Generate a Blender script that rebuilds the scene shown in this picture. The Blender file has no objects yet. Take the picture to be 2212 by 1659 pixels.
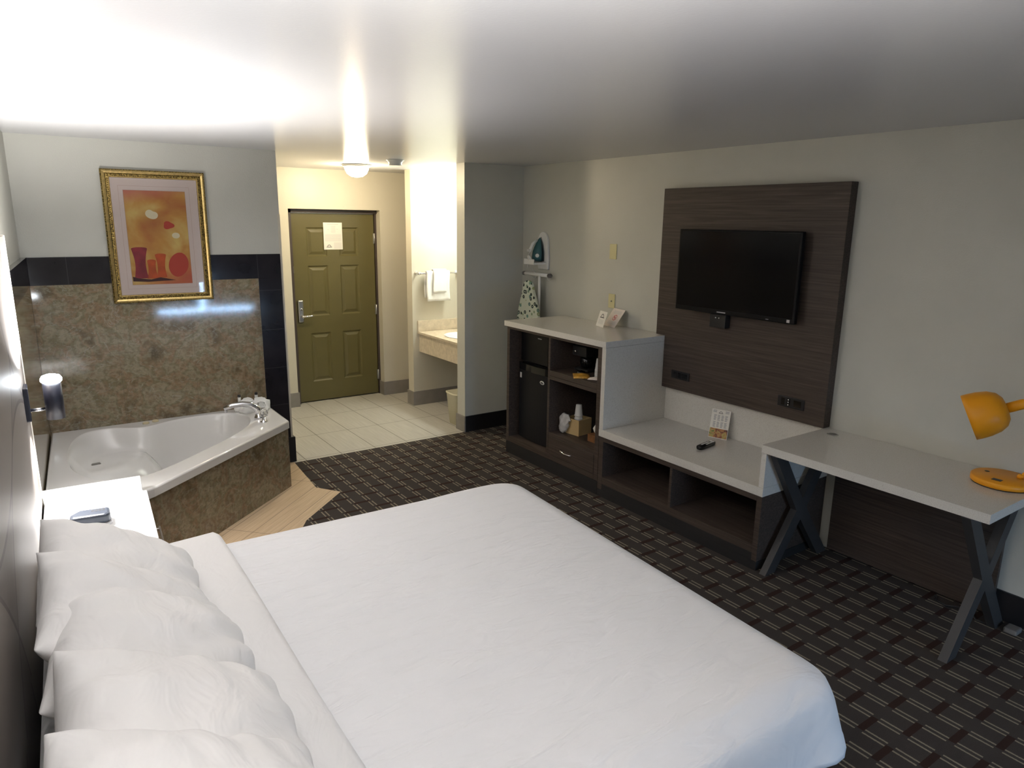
import bpy, bmesh, math, random
from mathutils import Vector, Matrix, noise
random.seed(7)
PI = math.pi
C = bpy.context.scene.collection
SC = bpy.context.scene

# ------------------------------------------------------------------ materials
def new_mat(name):
    m = bpy.data.materials.new(name); m.use_nodes = True
    nt = m.node_tree; b = nt.nodes['Principled BSDF']
    return m, nt, b
def col(c): return (c[0], c[1], c[2], 1)
def mat(name, c, rough=.5, metal=0, spec=.5, noise_scale=0, var=.0, bump=0, bump_scale=200, coat=0,
        stretch=(1,1,1), trans=0, ior=1.45, alpha=1, emit=None, estr=0, detail=3, sub=0):
    m, nt, b = new_mat(name)
    b.inputs['Base Color'].default_value = col(c)
    b.inputs['Roughness'].default_value = rough
    b.inputs['Metallic'].default_value = metal
    b.inputs['Specular IOR Level'].default_value = spec
    b.inputs['Coat Weight'].default_value = coat
    b.inputs['Transmission Weight'].default_value = trans
    b.inputs['IOR'].default_value = ior
    b.inputs['Alpha'].default_value = alpha
    if emit:
        b.inputs['Emission Color'].default_value = col(emit); b.inputs['Emission Strength'].default_value = estr
    tc = nt.nodes.new('ShaderNodeTexCoord'); mp = nt.nodes.new('ShaderNodeMapping')
    mp.inputs['Scale'].default_value = stretch
    nt.links.new(tc.outputs['Object'], mp.inputs['Vector'])
    if var > 0:
        n = nt.nodes.new('ShaderNodeTexNoise'); n.inputs['Scale'].default_value = noise_scale; n.inputs['Detail'].default_value = detail
        nt.links.new(mp.outputs[0], n.inputs['Vector'])
        r = nt.nodes.new('ShaderNodeValToRGB')
        r.color_ramp.elements[0].position = .3; r.color_ramp.elements[1].position = .7
        r.color_ramp.elements[0].color = col([max(0, x*(1-var)) for x in c]); r.color_ramp.elements[1].color = col([min(1, x*(1+var)) for x in c])
        nt.links.new(n.outputs['Fac'], r.inputs[0]); nt.links.new(r.outputs[0], b.inputs['Base Color'])
    if bump > 0:
        n2 = nt.nodes.new('ShaderNodeTexNoise'); n2.inputs['Scale'].default_value = bump_scale; n2.inputs['Detail'].default_value = 2
        nt.links.new(mp.outputs[0], n2.inputs['Vector'])
        bp = nt.nodes.new('ShaderNodeBump'); bp.inputs['Strength'].default_value = bump; bp.inputs['Distance'].default_value = .01
        nt.links.new(n2.outputs['Fac'], bp.inputs['Height']); nt.links.new(bp.outputs[0], b.inputs['Normal'])
    return m
class NX:
    """small node-expression helper"""
    def __init__(s, nt): s.nt = nt
    def __call__(s, op, a, b=None, c=None):
        n = s.nt.nodes.new('ShaderNodeMath'); n.operation = op
        for i, v in enumerate((a, b, c)):
            if v is None: continue
            if isinstance(v, (int, float)): n.inputs[i].default_value = v
            else: s.nt.links.new(v, n.inputs[i])
        return n.outputs[0]
    def band(s, v, half):      # 1 where |v|<half
        return s('LESS_THAN', s('ABSOLUTE', v), half)
    def near(s, v, period, phase):   # signed distance to the nearest multiple
        t = s('SUBTRACT', v, phase); t = s('DIVIDE', t, period)
        fr = s('SUBTRACT', t, s('ROUND', t)); return s('MULTIPLY', fr, period)
def mixc(nt, fac, a, b):
    n = nt.nodes.new('ShaderNodeMix'); n.data_type = 'RGBA'
    for sock, v in ((n.inputs[0], fac), (n.inputs[6], a), (n.inputs[7], b)):
        if isinstance(v, tuple): sock.default_value = col(v)
        elif isinstance(v, (int, float)): sock.default_value = v
        else: nt.links.new(v, sock)
    return n.outputs[2]
def xyz(nt, off=None):
    tc = nt.nodes.new('ShaderNodeTexCoord'); s = nt.nodes.new('ShaderNodeSeparateXYZ'); v = tc.outputs['Object']
    if off:      # the object's own origin, so that the pattern can be given in room metres
        mp = nt.nodes.new('ShaderNodeMapping'); mp.inputs['Location'].default_value = off; nt.links.new(v, mp.inputs['Vector']); v = mp.outputs[0]
    nt.links.new(v, s.inputs[0]); return s.outputs[0], s.outputs[1], s.outputs[2], v
def noise_out(nt, vec, scale, detail=3, stretch=None, dist=0):
    n = nt.nodes.new('ShaderNodeTexNoise'); n.inputs['Scale'].default_value = scale; n.inputs['Detail'].default_value = detail
    n.inputs['Distortion'].default_value = dist
    if stretch:
        mp = nt.nodes.new('ShaderNodeMapping'); mp.inputs['Scale'].default_value = stretch
        nt.links.new(vec, mp.inputs['Vector']); vec = mp.outputs[0]
    nt.links.new(vec, n.inputs['Vector']); return n.outputs['Fac']
def ramp(nt, fac, stops):
    r = nt.nodes.new('ShaderNodeValToRGB'); e = r.color_ramp.elements
    while len(e) < len(stops): e.new(.5)
    for i, (p, c) in enumerate(stops): e[i].position = p; e[i].color = col(c)
    nt.links.new(fac, r.inputs[0]); return r.outputs[0]
def add_bump(nt, b, h, strength, dist=.005):
    bp = nt.nodes.new('ShaderNodeBump'); bp.inputs['Strength'].default_value = strength; bp.inputs['Distance'].default_value = dist
    nt.links.new(h, bp.inputs['Height']); nt.links.new(bp.outputs[0], b.inputs['Normal'])

def carpet_mat():
    m, nt, b = new_mat('carpet'); e = NX(nt); x, y, z, v = xyz(nt)
    px, py = .1145, .1199; x0, y0 = 2.875, 1.126
    dx = e.near(x, px, x0); dy = e.near(y, py, y0)
    wob = e('MULTIPLY', e('SUBTRACT', noise_out(nt, v, 160, 2), .5), .004)
    adx = e('ADD', e('ABSOLUTE', dx), wob)
    dash = e('MULTIPLY', e.band(e('SUBTRACT', adx, .0125), .0042), e.band(dy, .045))
    bx = e('DIVIDE', e('SUBTRACT', x, x0 + px/2), px); by = e('DIVIDE', e('SUBTRACT', y, y0 - py/2), py)
    rx = e('ROUND', bx); ry = e('ROUND', by)
    par = e('FLOORED_MODULO', e('ADD', rx, ry), 2)
    bar = e('MULTIPLY', e.band(e.near(x, px, x0 + px/2), .0573), e.band(e('ADD', e.near(y, py, y0 - py/2), wob), .0145))
    # extra length so neighbours touch the dashes
    bar = e('MULTIPLY', bar, e.band(par, .5))
    n = noise_out(nt, v, 420, 2); n2 = noise_out(nt, v, 5, 3)
    base = ramp(nt, n, [(.25, (.038, .032, .030)), (.75, (.066, .056, .052))])
    base = mixc(nt, e('MULTIPLY', n2, .35), base, (.085, .075, .062))
    c = mixc(nt, bar, base, (.038, .022, .018))
    c = mixc(nt, e('MULTIPLY', dash, .85), c, (.30, .26, .19))
    nt.links.new(c, b.inputs['Base Color']); b.inputs['Roughness'].default_value = .95
    b.inputs['Specular IOR Level'].default_value = .1
    add_bump(nt, b, n, .6, .004)
    return m
def tile_mat(name, cols, px, py, x0, y0, gw, gcol, rot=0, streak=(3, 60, 1), rough=.3, bumpy=.1, axes='xy', scale=1):
    m, nt, b = new_mat(name); e = NX(nt); x, y, z, v = xyz(nt)
    a, c_ = {'xy': (x, y), 'xz': (x, z), 'yz': (y, z)}[axes]
    if rot:
        ca, sa = math.cos(rot), math.sin(rot)
        a, c_ = e('ADD', e('MULTIPLY', a, ca), e('MULTIPLY', c_, sa)), e('SUBTRACT', e('MULTIPLY', c_, ca), e('MULTIPLY', a, sa))
    g = e('MAXIMUM', e.band(e.near(a, px, x0), gw), e.band(e.near(c_, py, y0), gw))
    if rot:
        cm = nt.nodes.new('ShaderNodeCombineXYZ'); nt.links.new(a, cm.inputs[0]); nt.links.new(c_, cm.inputs[1]); v = cm.outputs[0]
    n = noise_out(nt, v, 6*scale, 4, streak)
    c = ramp(nt, n, cols)
    idx = e('ADD', e('MULTIPLY', e('ROUND', e('DIVIDE', e('SUBTRACT', a, x0 + px/2), px)), 3.7), e('MULTIPLY', e('ROUND', e('DIVIDE', e('SUBTRACT', c_, y0 + py/2), py)), 1.3))
    w = nt.nodes.new('ShaderNodeTexWhiteNoise'); w.noise_dimensions = '1D'; nt.links.new(idx, w.inputs['W'])
    c = mixc(nt, e('MULTIPLY', w.outputs['Value'], .12), c, cols[0][1])
    c = mixc(nt, g, c, gcol)
    nt.links.new(c, b.inputs['Base Color']); b.inputs['Roughness'].default_value = rough
    h = e('SUBTRACT', e('MULTIPLY', n, bumpy), g); add_bump(nt, b, h, .25, .003)
    return m
def marble_mat(name, axes, x0, y0, tw=.487, rough=.07, rot=0):
    m, nt, b = new_mat(name); e = NX(nt); x, y, z, v = xyz(nt)
    a, c_ = {'xz': (x, z), 'yz': (y, z)}[axes]
    g = e('MAXIMUM', e.band(e.near(a, tw, x0), .0012), e.band(e.near(c_, tw, y0), .0012))
    n = noise_out(nt, v, 6.5, 10, (1, 1, 1), .35)
    c = ramp(nt, n, [(.30, (.09, .07, .04)), (.41, (.18, .14, .08)), (.47, (.26, .18, .11)), (.53, (.18, .155, .09)), (.58, (.27, .235, .155)), (.66, (.21, .15, .09)), (.78, (.34, .31, .24))])
    n2 = noise_out(nt, v, 30, 5, (1, 1, 1.6), 1.0)
    c = mixc(nt, e('MULTIPLY', e.band(e('SUBTRACT', n2, .5), .015), .2), c, (.10, .075, .05))
    n3 = noise_out(nt, v, 3.2, 5, (1, 1, 1.9), 1.6)
    c = mixc(nt, e('MULTIPLY', e.band(e('SUBTRACT', n3, .52), .008), .3), c, (.42, .42, .37))
    n4 = noise_out(nt, v, 60, 3)
    c = mixc(nt, e('MULTIPLY', e('GREATER_THAN', n4, .58), .25), c, (.26, .24, .19))
    n5 = noise_out(nt, v, 26, 8, (1, 1, 1), .2); n6 = noise_out(nt, v, 45, 6, (1, 1, 1.3))
    c = mixc(nt, e('MULTIPLY', e('MINIMUM', e('MAXIMUM', e('MULTIPLY', e('SUBTRACT', n5, .48), 8), 0), 1), .4), c, (.34, .30, .21))
    c = mixc(nt, e('MULTIPLY', e('MINIMUM', e('MAXIMUM', e('MULTIPLY', e('SUBTRACT', n6, .52), 8), 0), 1), .45), c, (.12, .085, .05))
    c = mixc(nt, e('MULTIPLY', g, .5), c, (.10, .08, .06))
    nt.links.new(c, b.inputs['Base Color']); b.inputs['Roughness'].default_value = rough
    nw = noise_out(nt, v, 3, 1)
    add_bump(nt, b, e('SUBTRACT', e('MULTIPLY', nw, .5), g), .08, .004)
    return m
def wood_mat(name, dark, light, axis='y', rough=.5):
    m, nt, b = new_mat(name); e = NX(nt); x, y, z, v = xyz(nt)
    st = {'y': (30, 1.2, 55), 'x': (1.2, 30, 55), 'z': (40, 40, 1.5)}[axis]
    n = noise_out(nt, v, 2.2, 6, st, .6); n2 = noise_out(nt, v, 1.5, 3, (1, .5, 5))
    c = ramp(nt, n, [(.3, dark), (.55, tuple((p+q)/2 for p, q in zip(dark, light))), (.72, light)])
    c = mixc(nt, e('MULTIPLY', n2, .4), c, dark)
    nt.links.new(c, b.inputs['Base Color']); b.inputs['Roughness'].default_value = rough
    b.inputs['Specular IOR Level'].default_value = .3
    return m
def quartz_mat():
    m, nt, b = new_mat('quartz'); e = NX(nt); x, y, z, v = xyz(nt)
    n = noise_out(nt, v, 260, 2); n2 = noise_out(nt, v, 90, 2)
    c = ramp(nt, n, [(.34, (.53, .50, .45)), (.42, (.63, .61, .56)), (.7, (.67, .65, .60))])
    c = mixc(nt, e('MULTIPLY', e('GREATER_THAN', n2, .68), .3), c, (.42, .38, .32))
    nt.links.new(c, b.inputs['Base Color']); b.inputs['Roughness'].default_value = .13
    return m
def headboard_mat():
    m, nt, b = new_mat('headboard_laminate'); e = NX(nt); x, y, z, v = xyz(nt, (-.13, 2.0, .55))
    ds = []
    for (cy, cz, r) in [(3.1, -.1, 1.35), (2.2, 2.6, 1.5), (1.2, .1, 1.2), (3.9, 2.3, 1.15), (.6, 2.2, 1.0)]:
        d = e('SQRT', e('ADD', e('POWER', e('SUBTRACT', y, cy), 2), e('POWER', e('SUBTRACT', z, cz), 2)))
        ds.append(e('SUBTRACT', d, r))
    acc = None; edge = None
    for d in ds:
        s_ = e('GREATER_THAN', d, 0); acc = s_ if acc is None else e('ABSOLUTE', e('SUBTRACT', acc, s_))
        g = e.band(d, .008); edge = g if edge is None else e('MAXIMUM', edge, g)
    n = noise_out(nt, v, 5, 4, (1, 8, 1))
    c = mixc(nt, acc, (.20, .175, .155), (.15, .13, .118))
    c = mixc(nt, e('MULTIPLY', n, .3), c, (.24, .21, .19))
    c = mixc(nt, edge, c, (.09, .075, .07))
    nt.links.new(c, b.inputs['Base Color']); b.inputs['Roughness'].default_value = .45
    return m
def art_mat():
    m, nt, b = new_mat('painted_print'); e = NX(nt); x, y, z, v = xyz(nt, (.82, 5.53, 1.37))
    n = noise_out(nt, v, 5, 4, (1, 1, 1), .5)
    c = ramp(nt, n, [(.3, (.46, .14, .03)), (.5, (.60, .30, .06)), (.7, (.72, .52, .16))])
    # pink at the top left, red at the bottom right (paint, not light)
    t = e('SUBTRACT', e('MULTIPLY', e('SUBTRACT', z, 2.02), 9), e('MULTIPLY', e('SUBTRACT', x, .62), 1.8))
    t = e('MAXIMUM', e('MINIMUM', t, .95), 0)
    c = mixc(nt, t, c, (.55, .16, .13))
    d = e('SQRT', e('ADD', e('POWER', e('DIVIDE', e('SUBTRACT', x, .80), .11), 2), e('POWER', e('DIVIDE', e('SUBTRACT', z, 1.90), .09), 2)))
    c = mixc(nt, e('MULTIPLY', e('MAXIMUM', e('SUBTRACT', 1.2, d), 0), .55), c, (.40, .12, .03))
    q = e('MAXIMUM', e('MINIMUM', e('MULTIPLY', e('SUBTRACT', e('ADD', 1.50, e('MULTIPLY', e('SUBTRACT', x, .62), .45)), z), 6), .8), 0)
    c = mixc(nt, q, c, (.55, .09, .05))
    nt.links.new(c, b.inputs['Base Color']); b.inputs['Roughness'].default_value = .4
    return m
def gold_mat():
    m, nt, b = new_mat('antique_gold'); e = NX(nt); x, y, z, v = xyz(nt)
    n = noise_out(nt, v, 130, 3)
    c = ramp(nt, n, [(.38, (.06, .04, .015)), (.5, (.28, .19, .05)), (.7, (.55, .42, .15))])
    nt.links.new(c, b.inputs['Base Color']); b.inputs['Roughness'].default_value = .35; b.inputs['Metallic'].default_value = .75
    add_bump(nt, b, n, .5, .003); return m
def flower_fabric():
    m, nt, b = new_mat('flower_cotton'); e = NX(nt); x, y, z, v = xyz(nt)
    vo = nt.nodes.new('ShaderNodeTexVoronoi'); vo.inputs['Scale'].default_value = 24; nt.links.new(v, vo.inputs['Vector'])
    d = vo.outputs['Distance']; s = nt.nodes.new('ShaderNodeSeparateColor'); nt.links.new(vo.outputs['Color'], s.inputs[0])
    ring = e.band(e('SUBTRACT', d, .28), .13)
    c1 = ramp(nt, s.outputs[0], [(.0, (.02, .035, .03)), (.45, (.03, .05, .045)), (.5, (.12, .26, .24)), (.75, (.35, .40, .18))])
    c = mixc(nt, ring, (.62, .66, .54), c1); nt.links.new(c, b.inputs['Base Color']); b.inputs['Roughness'].default_value = .9
    return m
def wavy_white(name, c, amt, sc, st=(1,1,1), rough=.85):
    m, nt, b = new_mat(name); e = NX(nt); x, y, z, v = xyz(nt)
    b.inputs['Base Color'].default_value = col(c); b.inputs['Roughness'].default_value = rough
    b.inputs['Sheen Weight'].default_value = .15; b.inputs['Specular IOR Level'].default_value = .2
    n = noise_out(nt, v, sc, 3, st, .8); add_bump(nt, b, n, amt, .03); return m
def food_mat():
    m, nt, b = new_mat('food_photo'); e = NX(nt); x, y, z, v = xyz(nt)
    n = noise_out(nt, v, 30, 2, (1, 1, 1), 1)
    c = ramp(nt, n, [(.3, (.06, .02, .03)), (.42, (.16, .05, .02)), (.5, (.40, .16, .05)), (.58, (.45, .35, .10)), (.7, (.10, .16, .03))])
    nt.links.new(c, b.inputs['Base Color']); b.inputs['Roughness'].default_value = .4; return m

M = {}
M['wall'] = mat('wall_paint', (.51, .505, .45), .42, var=.03, noise_scale=3, bump=.10, bump_scale=140)
M['wall_warm'] = mat('entry_wall_paint', (.58, .54, .44), .38, var=.02, noise_scale=3, bump=.10, bump_scale=140)
M['ceiling'] = mat('ceiling_gloss_paint', (.56, .56, .57), .26, spec=.5, bump=.03, bump_scale=90)
M['carpet'] = carpet_mat()
M['entry_tile'] = tile_mat('entry_tile', [(.3, (.42, .40, .36)), (.7, (.52, .50, .45))], .3075, .613, 1.757, 5.542, .0032, (.11, .095, .075), streak=(14, .6, 1), rough=.35)
M['apron_tile'] = tile_mat('wood_look_tile', [(.3, (.50, .36, .22)), (.7, (.64, .49, .33))], .9, .155, .1, .0, .0022, (.22, .15, .10), rot=math.radians(43), streak=(.6, 12, 1), rough=.4)
M['marble'] = marble_mat('brown_marble_tile', 'xz', 0.005, 1.503-.487*3)
M['marble_side'] = marble_mat('brown_marble_tile_side', 'yz', 5.545, 1.503-.487*3)
M['marble_apron'] = marble_mat('brown_marble_apron', 'xz', 9, 9, tw=30, rough=.25)
M['black_tile'] = tile_mat('black_tile', [(.3, (.012, .011, .014)), (.7, (.022, .020, .024))], .41, .305, .245, 1.41-.305*6, .0016, (.05, .05, .055), axes='xz', streak=(1, 1, 1), rough=.10)
M['black_base'] = mat('black_vinyl_base', (.012, .011, .012), .45)
M['grey_base'] = mat('grey_tile_base', (.23, .21, .19), .4, var=.08, noise_scale=12)
M['door'] = mat('olive_door_paint', (.115, .098, .036), .32, var=.03, noise_scale=6, bump=.02)
M['door_frame'] = mat('dark_door_frame', (.055, .04, .033), .5)
M['steel'] = mat('brushed_steel', (.50, .49, .47), .32, metal=1)
M['chrome'] = mat('chrome', (.8, .8, .82), .07, metal=1)
M['wood'] = wood_mat('dark_walnut', (.040, .029, .023), (.100, .076, .062), 'y')
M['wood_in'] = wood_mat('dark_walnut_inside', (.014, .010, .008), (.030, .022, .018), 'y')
M['woodx'] = wood_mat('dark_walnut_side', (.040, .029, .023), (.100, .076, .062), 'x')
M['toe'] = mat('black_toe_kick', (.018, .017, .017), .6)
M['quartz'] = quartz_mat()
M['black'] = mat('black_plastic', (.012, .012, .013), .4)
M['gloss_black'] = mat('glossy_black', (.008, .008, .009), .08)
M['fridge'] = mat('fridge_black', (.010, .010, .012), .5, spec=.25)
M['dim_black'] = mat('satin_black', (.006, .006, .007), .35, spec=.2)
M['screen'] = mat('tv_screen', (.004, .004, .005), .16, spec=.35)
M['leg'] = mat('charcoal_leg', (.040, .038, .037), .5, var=.06, noise_scale=20)
M['orange'] = mat('orange_enamel', (.80, .33, .012), .38, spec=.4)
M['white'] = mat('white_plastic', (.72, .72, .69), .4)
M['paper'] = mat('paper', (.78, .76, .70), .6)
M['paper_pink'] = mat('cream_paper', (.74, .66, .60), .6)
M['print'] = mat('grey_print', (.33, .33, .34), .7)
M['print_dark'] = mat('dark_print', (.08, .08, .08), .7)
M['print_light'] = mat('light_print', (.55, .54, .53), .7)
M['print_red'] = mat('red_print', (.62, .16, .16), .7)
M['ivory'] = mat('ivory_plastic', (.60, .55, .30), .4)
M['sheet'] = wavy_white('white_linen', (.76, .76, .77), .45, 5, (1, 3.2, 1))
M['sheet_fold'] = wavy_white('white_linen_fold', (.76, .75, .74), .35, 6, (2, 1, 1))
M['pillow'] = wavy_white('pillowcase', (.78, .765, .745), .4, 6, (1, 1.6, 1))
M['blue_white'] = wavy_white('white_bed_skirt', (.80, .81, .84), .3, 9)
M['bedbase'] = wood_mat('bed_base_wood', (.22, .11, .05), (.45, .27, .13), 'y')
M['headboard'] = headboard_mat()
M['trim'] = mat('pale_edge_trim', (.62, .57, .50), .35)
M['acrylic'] = mat('white_acrylic', (.74, .73, .71), .10, spec=.55, coat=.3)
M['drain'] = mat('grey_drain', (.22, .21, .19), .5)
M['beige'] = mat('beige_jet', (.62, .54, .34), .4)
M['crystal'] = mat('clear_acrylic', (.9, .9, .9), .05, trans=.9, ior=1.49)
M['ns_top'] = mat('white_laminate', (.85, .85, .85), .45)
M['ns_body'] = wood_mat('grey_laminate', (.16, .14, .13), (.26, .23, .21), 'y')
M['clock'] = mat('slate_clock', (.055, .065, .085), .4)
M['clock_white'] = mat('clock_silver', (.6, .6, .62), .35)
M['navy'] = mat('sconce_black', (.018, .019, .030), .35)
M['gold'] = gold_mat()
M['gold_bright'] = mat('polished_gold', (.68, .50, .20), .3, metal=.8, var=.2, noise_scale=60)
M['mat_board'] = mat('pink_mat_board', (.74, .62, .57), .7)
M['mat_line'] = mat('mat_bevel', (.45, .30, .22), .6)
M['art'] = art_mat()
M['cream'] = mat('paint_cream', (.80, .72, .50), .5)
M['red1'] = mat('paint_red', (.50, .06, .035), .5)
M['maroon'] = mat('paint_maroon', (.28, .03, .04), .5, var=.4, noise_scale=10)
M['orange_p'] = mat('paint_orange', (.50, .085, .018), .5, var=.35, noise_scale=12)
M['darkred'] = mat('paint_shadow', (.07, .02, .02), .5)
M['glass'] = mat('picture_glass', (.02, .02, .02), .03, alpha=.12, spec=1)
M['beige_marble'] = mat('beige_cultured_marble', (.60, .52, .40), .18, var=.12, noise_scale=28, detail=6)
M['sink'] = mat('white_sink', (.80, .79, .76), .1)
M['mirror'] = mat('mirror', (.85, .87, .86), .02, metal=1)
M['towel'] = mat('white_terry', (.84, .83, .80), .95, bump=.4, bump_scale=250)
M['hanger'] = mat('varnished_wood', (.55, .27, .08), .35, var=.2, noise_scale=20)
M['bin'] = mat('cream_bin', (.66, .62, .46), .5)
M['tan'] = mat('tan_box', (.50, .36, .17), .7)
M['tan_dark'] = mat('tan_box_side', (.40, .28, .15), .7)
M['bag'] = mat('clear_bag', (.62, .60, .58), .25, var=.15, noise_scale=30, alpha=.75)
M['cup'] = mat('foam_cup', (.62, .61, .58), .6)
M['snack'] = mat('snack_packet', (.50, .27, .04), .35, var=.4, noise_scale=25)
M['brown_box'] = mat('brown_box', (.20, .085, .03), .6, var=.3, noise_scale=30)
M['teal'] = mat('iron_teal', (.035, .11, .12), .25)
M['flower'] = flower_fabric()
M['rubber'] = mat('grey_rubber', (.16, .15, .14), .7)
M['curtain'] = mat('curtain_cloth', (.34, .32, .30), .9)
M['frame_w'] = mat('window_frame', (.5, .5, .5), .5)
M['pane'] = mat('window_glass', (1, 1, 1), .02, alpha=.08)
M['food'] = food_mat()
M['lamp_glow'] = mat('sconce_led', (1, 1, 1), .5, emit=(.88, .94, 1.0), estr=30)
M['bulb_glow'] = mat('warm_glass', (1, .95, .85), .4, emit=(1, .86, .60), estr=34)
M['tube_glow'] = mat('vanity_diffuser', (1, 1, 1), .4, emit=(.95, 1.0, .90), estr=38)

# ------------------------------------------------------------------ geometry helpers
class MB:
    """collects shapes in world coordinates, builds ONE mesh object"""
    def __init__(s): s.bm = bmesh.new(); s.mi = 0
    def _faces(s, fs, smooth):
        for f in fs: f.material_index = s.mi; f.smooth = smooth
    def box(s, x0, x1, y0, y1, z0, z1, T=None):
        vs = [s.bm.verts.new(Vector((x, y, z)) if T is None else T @ Vector((x, y, z))) for x in (x0, x1) for y in (y0, y1) for z in (z0, z1)]
        q = [(0,1,3,2), (4,6,7,5), (0,4,5,1), (2,3,7,6), (0,2,6,4), (1,5,7,3)]
        s._faces([s.bm.faces.new([vs[i] for i in f]) for f in q], False); return s
    def prism(s, poly, z0, z1, T=None):
        a = [Vector((x, y, z0)) for x, y in poly]; b = [Vector((x, y, z1)) for x, y in poly]
        if T is not None: a = [T @ p for p in a]; b = [T @ p for p in b]
        va = [s.bm.verts.new(p) for p in a]; vb = [s.bm.verts.new(p) for p in b]; n = len(poly)
        fs = [s.bm.faces.new(va[::-1]), s.bm.faces.new(vb)] + [s.bm.faces.new((va[i], va[(i+1) % n], vb[(i+1) % n], vb[i])) for i in range(n)]
        s._faces(fs, False); return s
    def quad(s, pts):
        s._faces([s.bm.faces.new([s.bm.verts.new(Vector(p)) for p in pts])], False); return s
    def loops(s, rings, close=True, cap0=True, cap1=True, smooth=True):
        R = [[s.bm.verts.new(Vector(p)) for p in r] for r in rings]; n = len(R[0]); fs = []
        for a, b in zip(R, R[1:]):
            for i in range(n if close else n-1):
                j = (i+1) % n; fs.append(s.bm.faces.new((a[i], a[j], b[j], b[i])))
        if cap0: fs.append(s.bm.faces.new(R[0][::-1]))
        if cap1: fs.append(s.bm.faces.new(R[-1]))
        s._faces(fs, smooth); return R
    def tube(s, pts, r, n=10, smooth=True):
        pts = [Vector(p) for p in pts]; rs = r if isinstance(r, (list, tuple)) else [r]*len(pts)
        rings = []; up = Vector((0, 0, 1))
        for i, p in enumerate(pts):
            d = (pts[min(i+1, len(pts)-1)] - pts[max(i-1, 0)]).normalized()
            a = d.cross(up if abs(d.z) < .95 else Vector((1, 0, 0))).normalized(); b = d.cross(a).normalized()
            rings.append([p + (a*math.cos(2*PI*k/n) + b*math.sin(2*PI*k/n))*rs[i] for k in range(n)])
        s.loops(rings, smooth=smooth); return s
    def lathe(s, prof, origin, axis=(0, 0, 1), n=28, smooth=True, cap=True, sx=1, sy=1):
        d = Vector(axis).normalized(); a = d.cross(Vector((1, 0, 0)) if abs(d.x) < .9 else Vector((0, 1, 0))).normalized(); b = d.cross(a).normalized()
        o = Vector(origin); rings = []
        for r, h in prof:
            rings.append([o + d*h + (a*math.cos(2*PI*k/n)*sx + b*math.sin(2*PI*k/n)*sy)*r for k in range(n)])
        s.loops(rings, cap0=cap and prof[0][0] > 1e-6, cap1=cap and prof[-1][0] > 1e-6, smooth=smooth); return s
    def build(s, name, m, parent=None, bevel=0, smooth=None, subsurf=0):
        bmesh.ops.recalc_face_normals(s.bm, faces=s.bm.faces)
        me = bpy.data.meshes.new(name); o = bpy.data.objects.new(name, me); C.objects.link(o)
        if parent is not None:
            root = parent
            T = Matrix.Identity(4)
            while root is not None: T = root.matrix_basis @ T; root = root.parent
            s.bm.transform(T.inverted()); o.parent = parent
        s.bm.to_mesh(me); s.bm.free()
        for mm in (m if isinstance(m, (list, tuple)) else [m]): me.materials.append(mm)
        if smooth is not None:
            for p in me.polygons: p.use_smooth = smooth
        if bevel:
            b = o.modifiers.new('bevel', 'BEVEL'); b.width = bevel; b.segments = 2; b.limit_method = 'ANGLE'
        if subsurf:
            u = o.modifiers.new('subsurf', 'SUBSURF'); u.levels = subsurf; u.render_levels = subsurf
        return o
def tag(o, label=None, cat=None, group=None, kind=None):
    if label: o['label'] = label
    if cat: o['category'] = cat
    if group: o['group'] = group
    if kind: o['kind'] = kind
    return o
def thing(name, label, cat, loc=(0, 0, 0), rz=0, group=None):
    o = bpy.data.objects.new(name, None); C.objects.link(o); o.location = loc; o.rotation_euler = (0, 0, rz)
    o.matrix_basis = Matrix.Translation(loc) @ Matrix.Rotation(rz, 4, 'Z'); o.empty_display_size = .05
    return tag(o, label, cat, group)
def struct(name, b, m, parent=None, bevel=0):
    o = b.build(name, m, parent, bevel)
    if parent is None: o['kind'] = 'structure'
    return o
def copy_tree(o, parent=None):
    c = o.copy(); C.objects.link(c); c.parent = parent
    for ch in list(o.children): copy_tree(ch, c)
    return c
def basis(o, ex, ey, ez):   # matrix from origin and axis vectors
    m = Matrix.Identity(4)
    for i, v in enumerate((Vector(ex), Vector(ey), Vector(ez))):
        for j in range(3): m[j][i] = v[j]
    for j in range(3): m[j][3] = o[j]
    return m
def catmull(P, k=6):
    out = []; n = len(P)
    for i in range(n):
        p0, p1, p2, p3 = P[i-1], P[i], P[(i+1) % n], P[(i+2) % n]
        for j in range(k):
            t = j/k
            out.append(tuple(.5*((2*p1[d]) + (-p0[d]+p2[d])*t + (2*p0[d]-5*p1[d]+4*p2[d]-p3[d])*t*t + (-p0[d]+3*p1[d]-3*p2[d]+p3[d])*t**3) for d in range(2)))
    return out
def sstep(a, b, x):
    t = max(0, min(1, (x-a)/(b-a))); return t*t*(3-2*t)

# ------------------------------------------------------------------ room shell
H = 2.445; YB = 5.545; XR = 3.92; YD = 7.23; YF = -1.8
def xl(y): return .06*(y-YB)            # left wall plane (a little out of square)
def xh(y): return -.05 + .045*(y-3.75)  # headboard face

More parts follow.
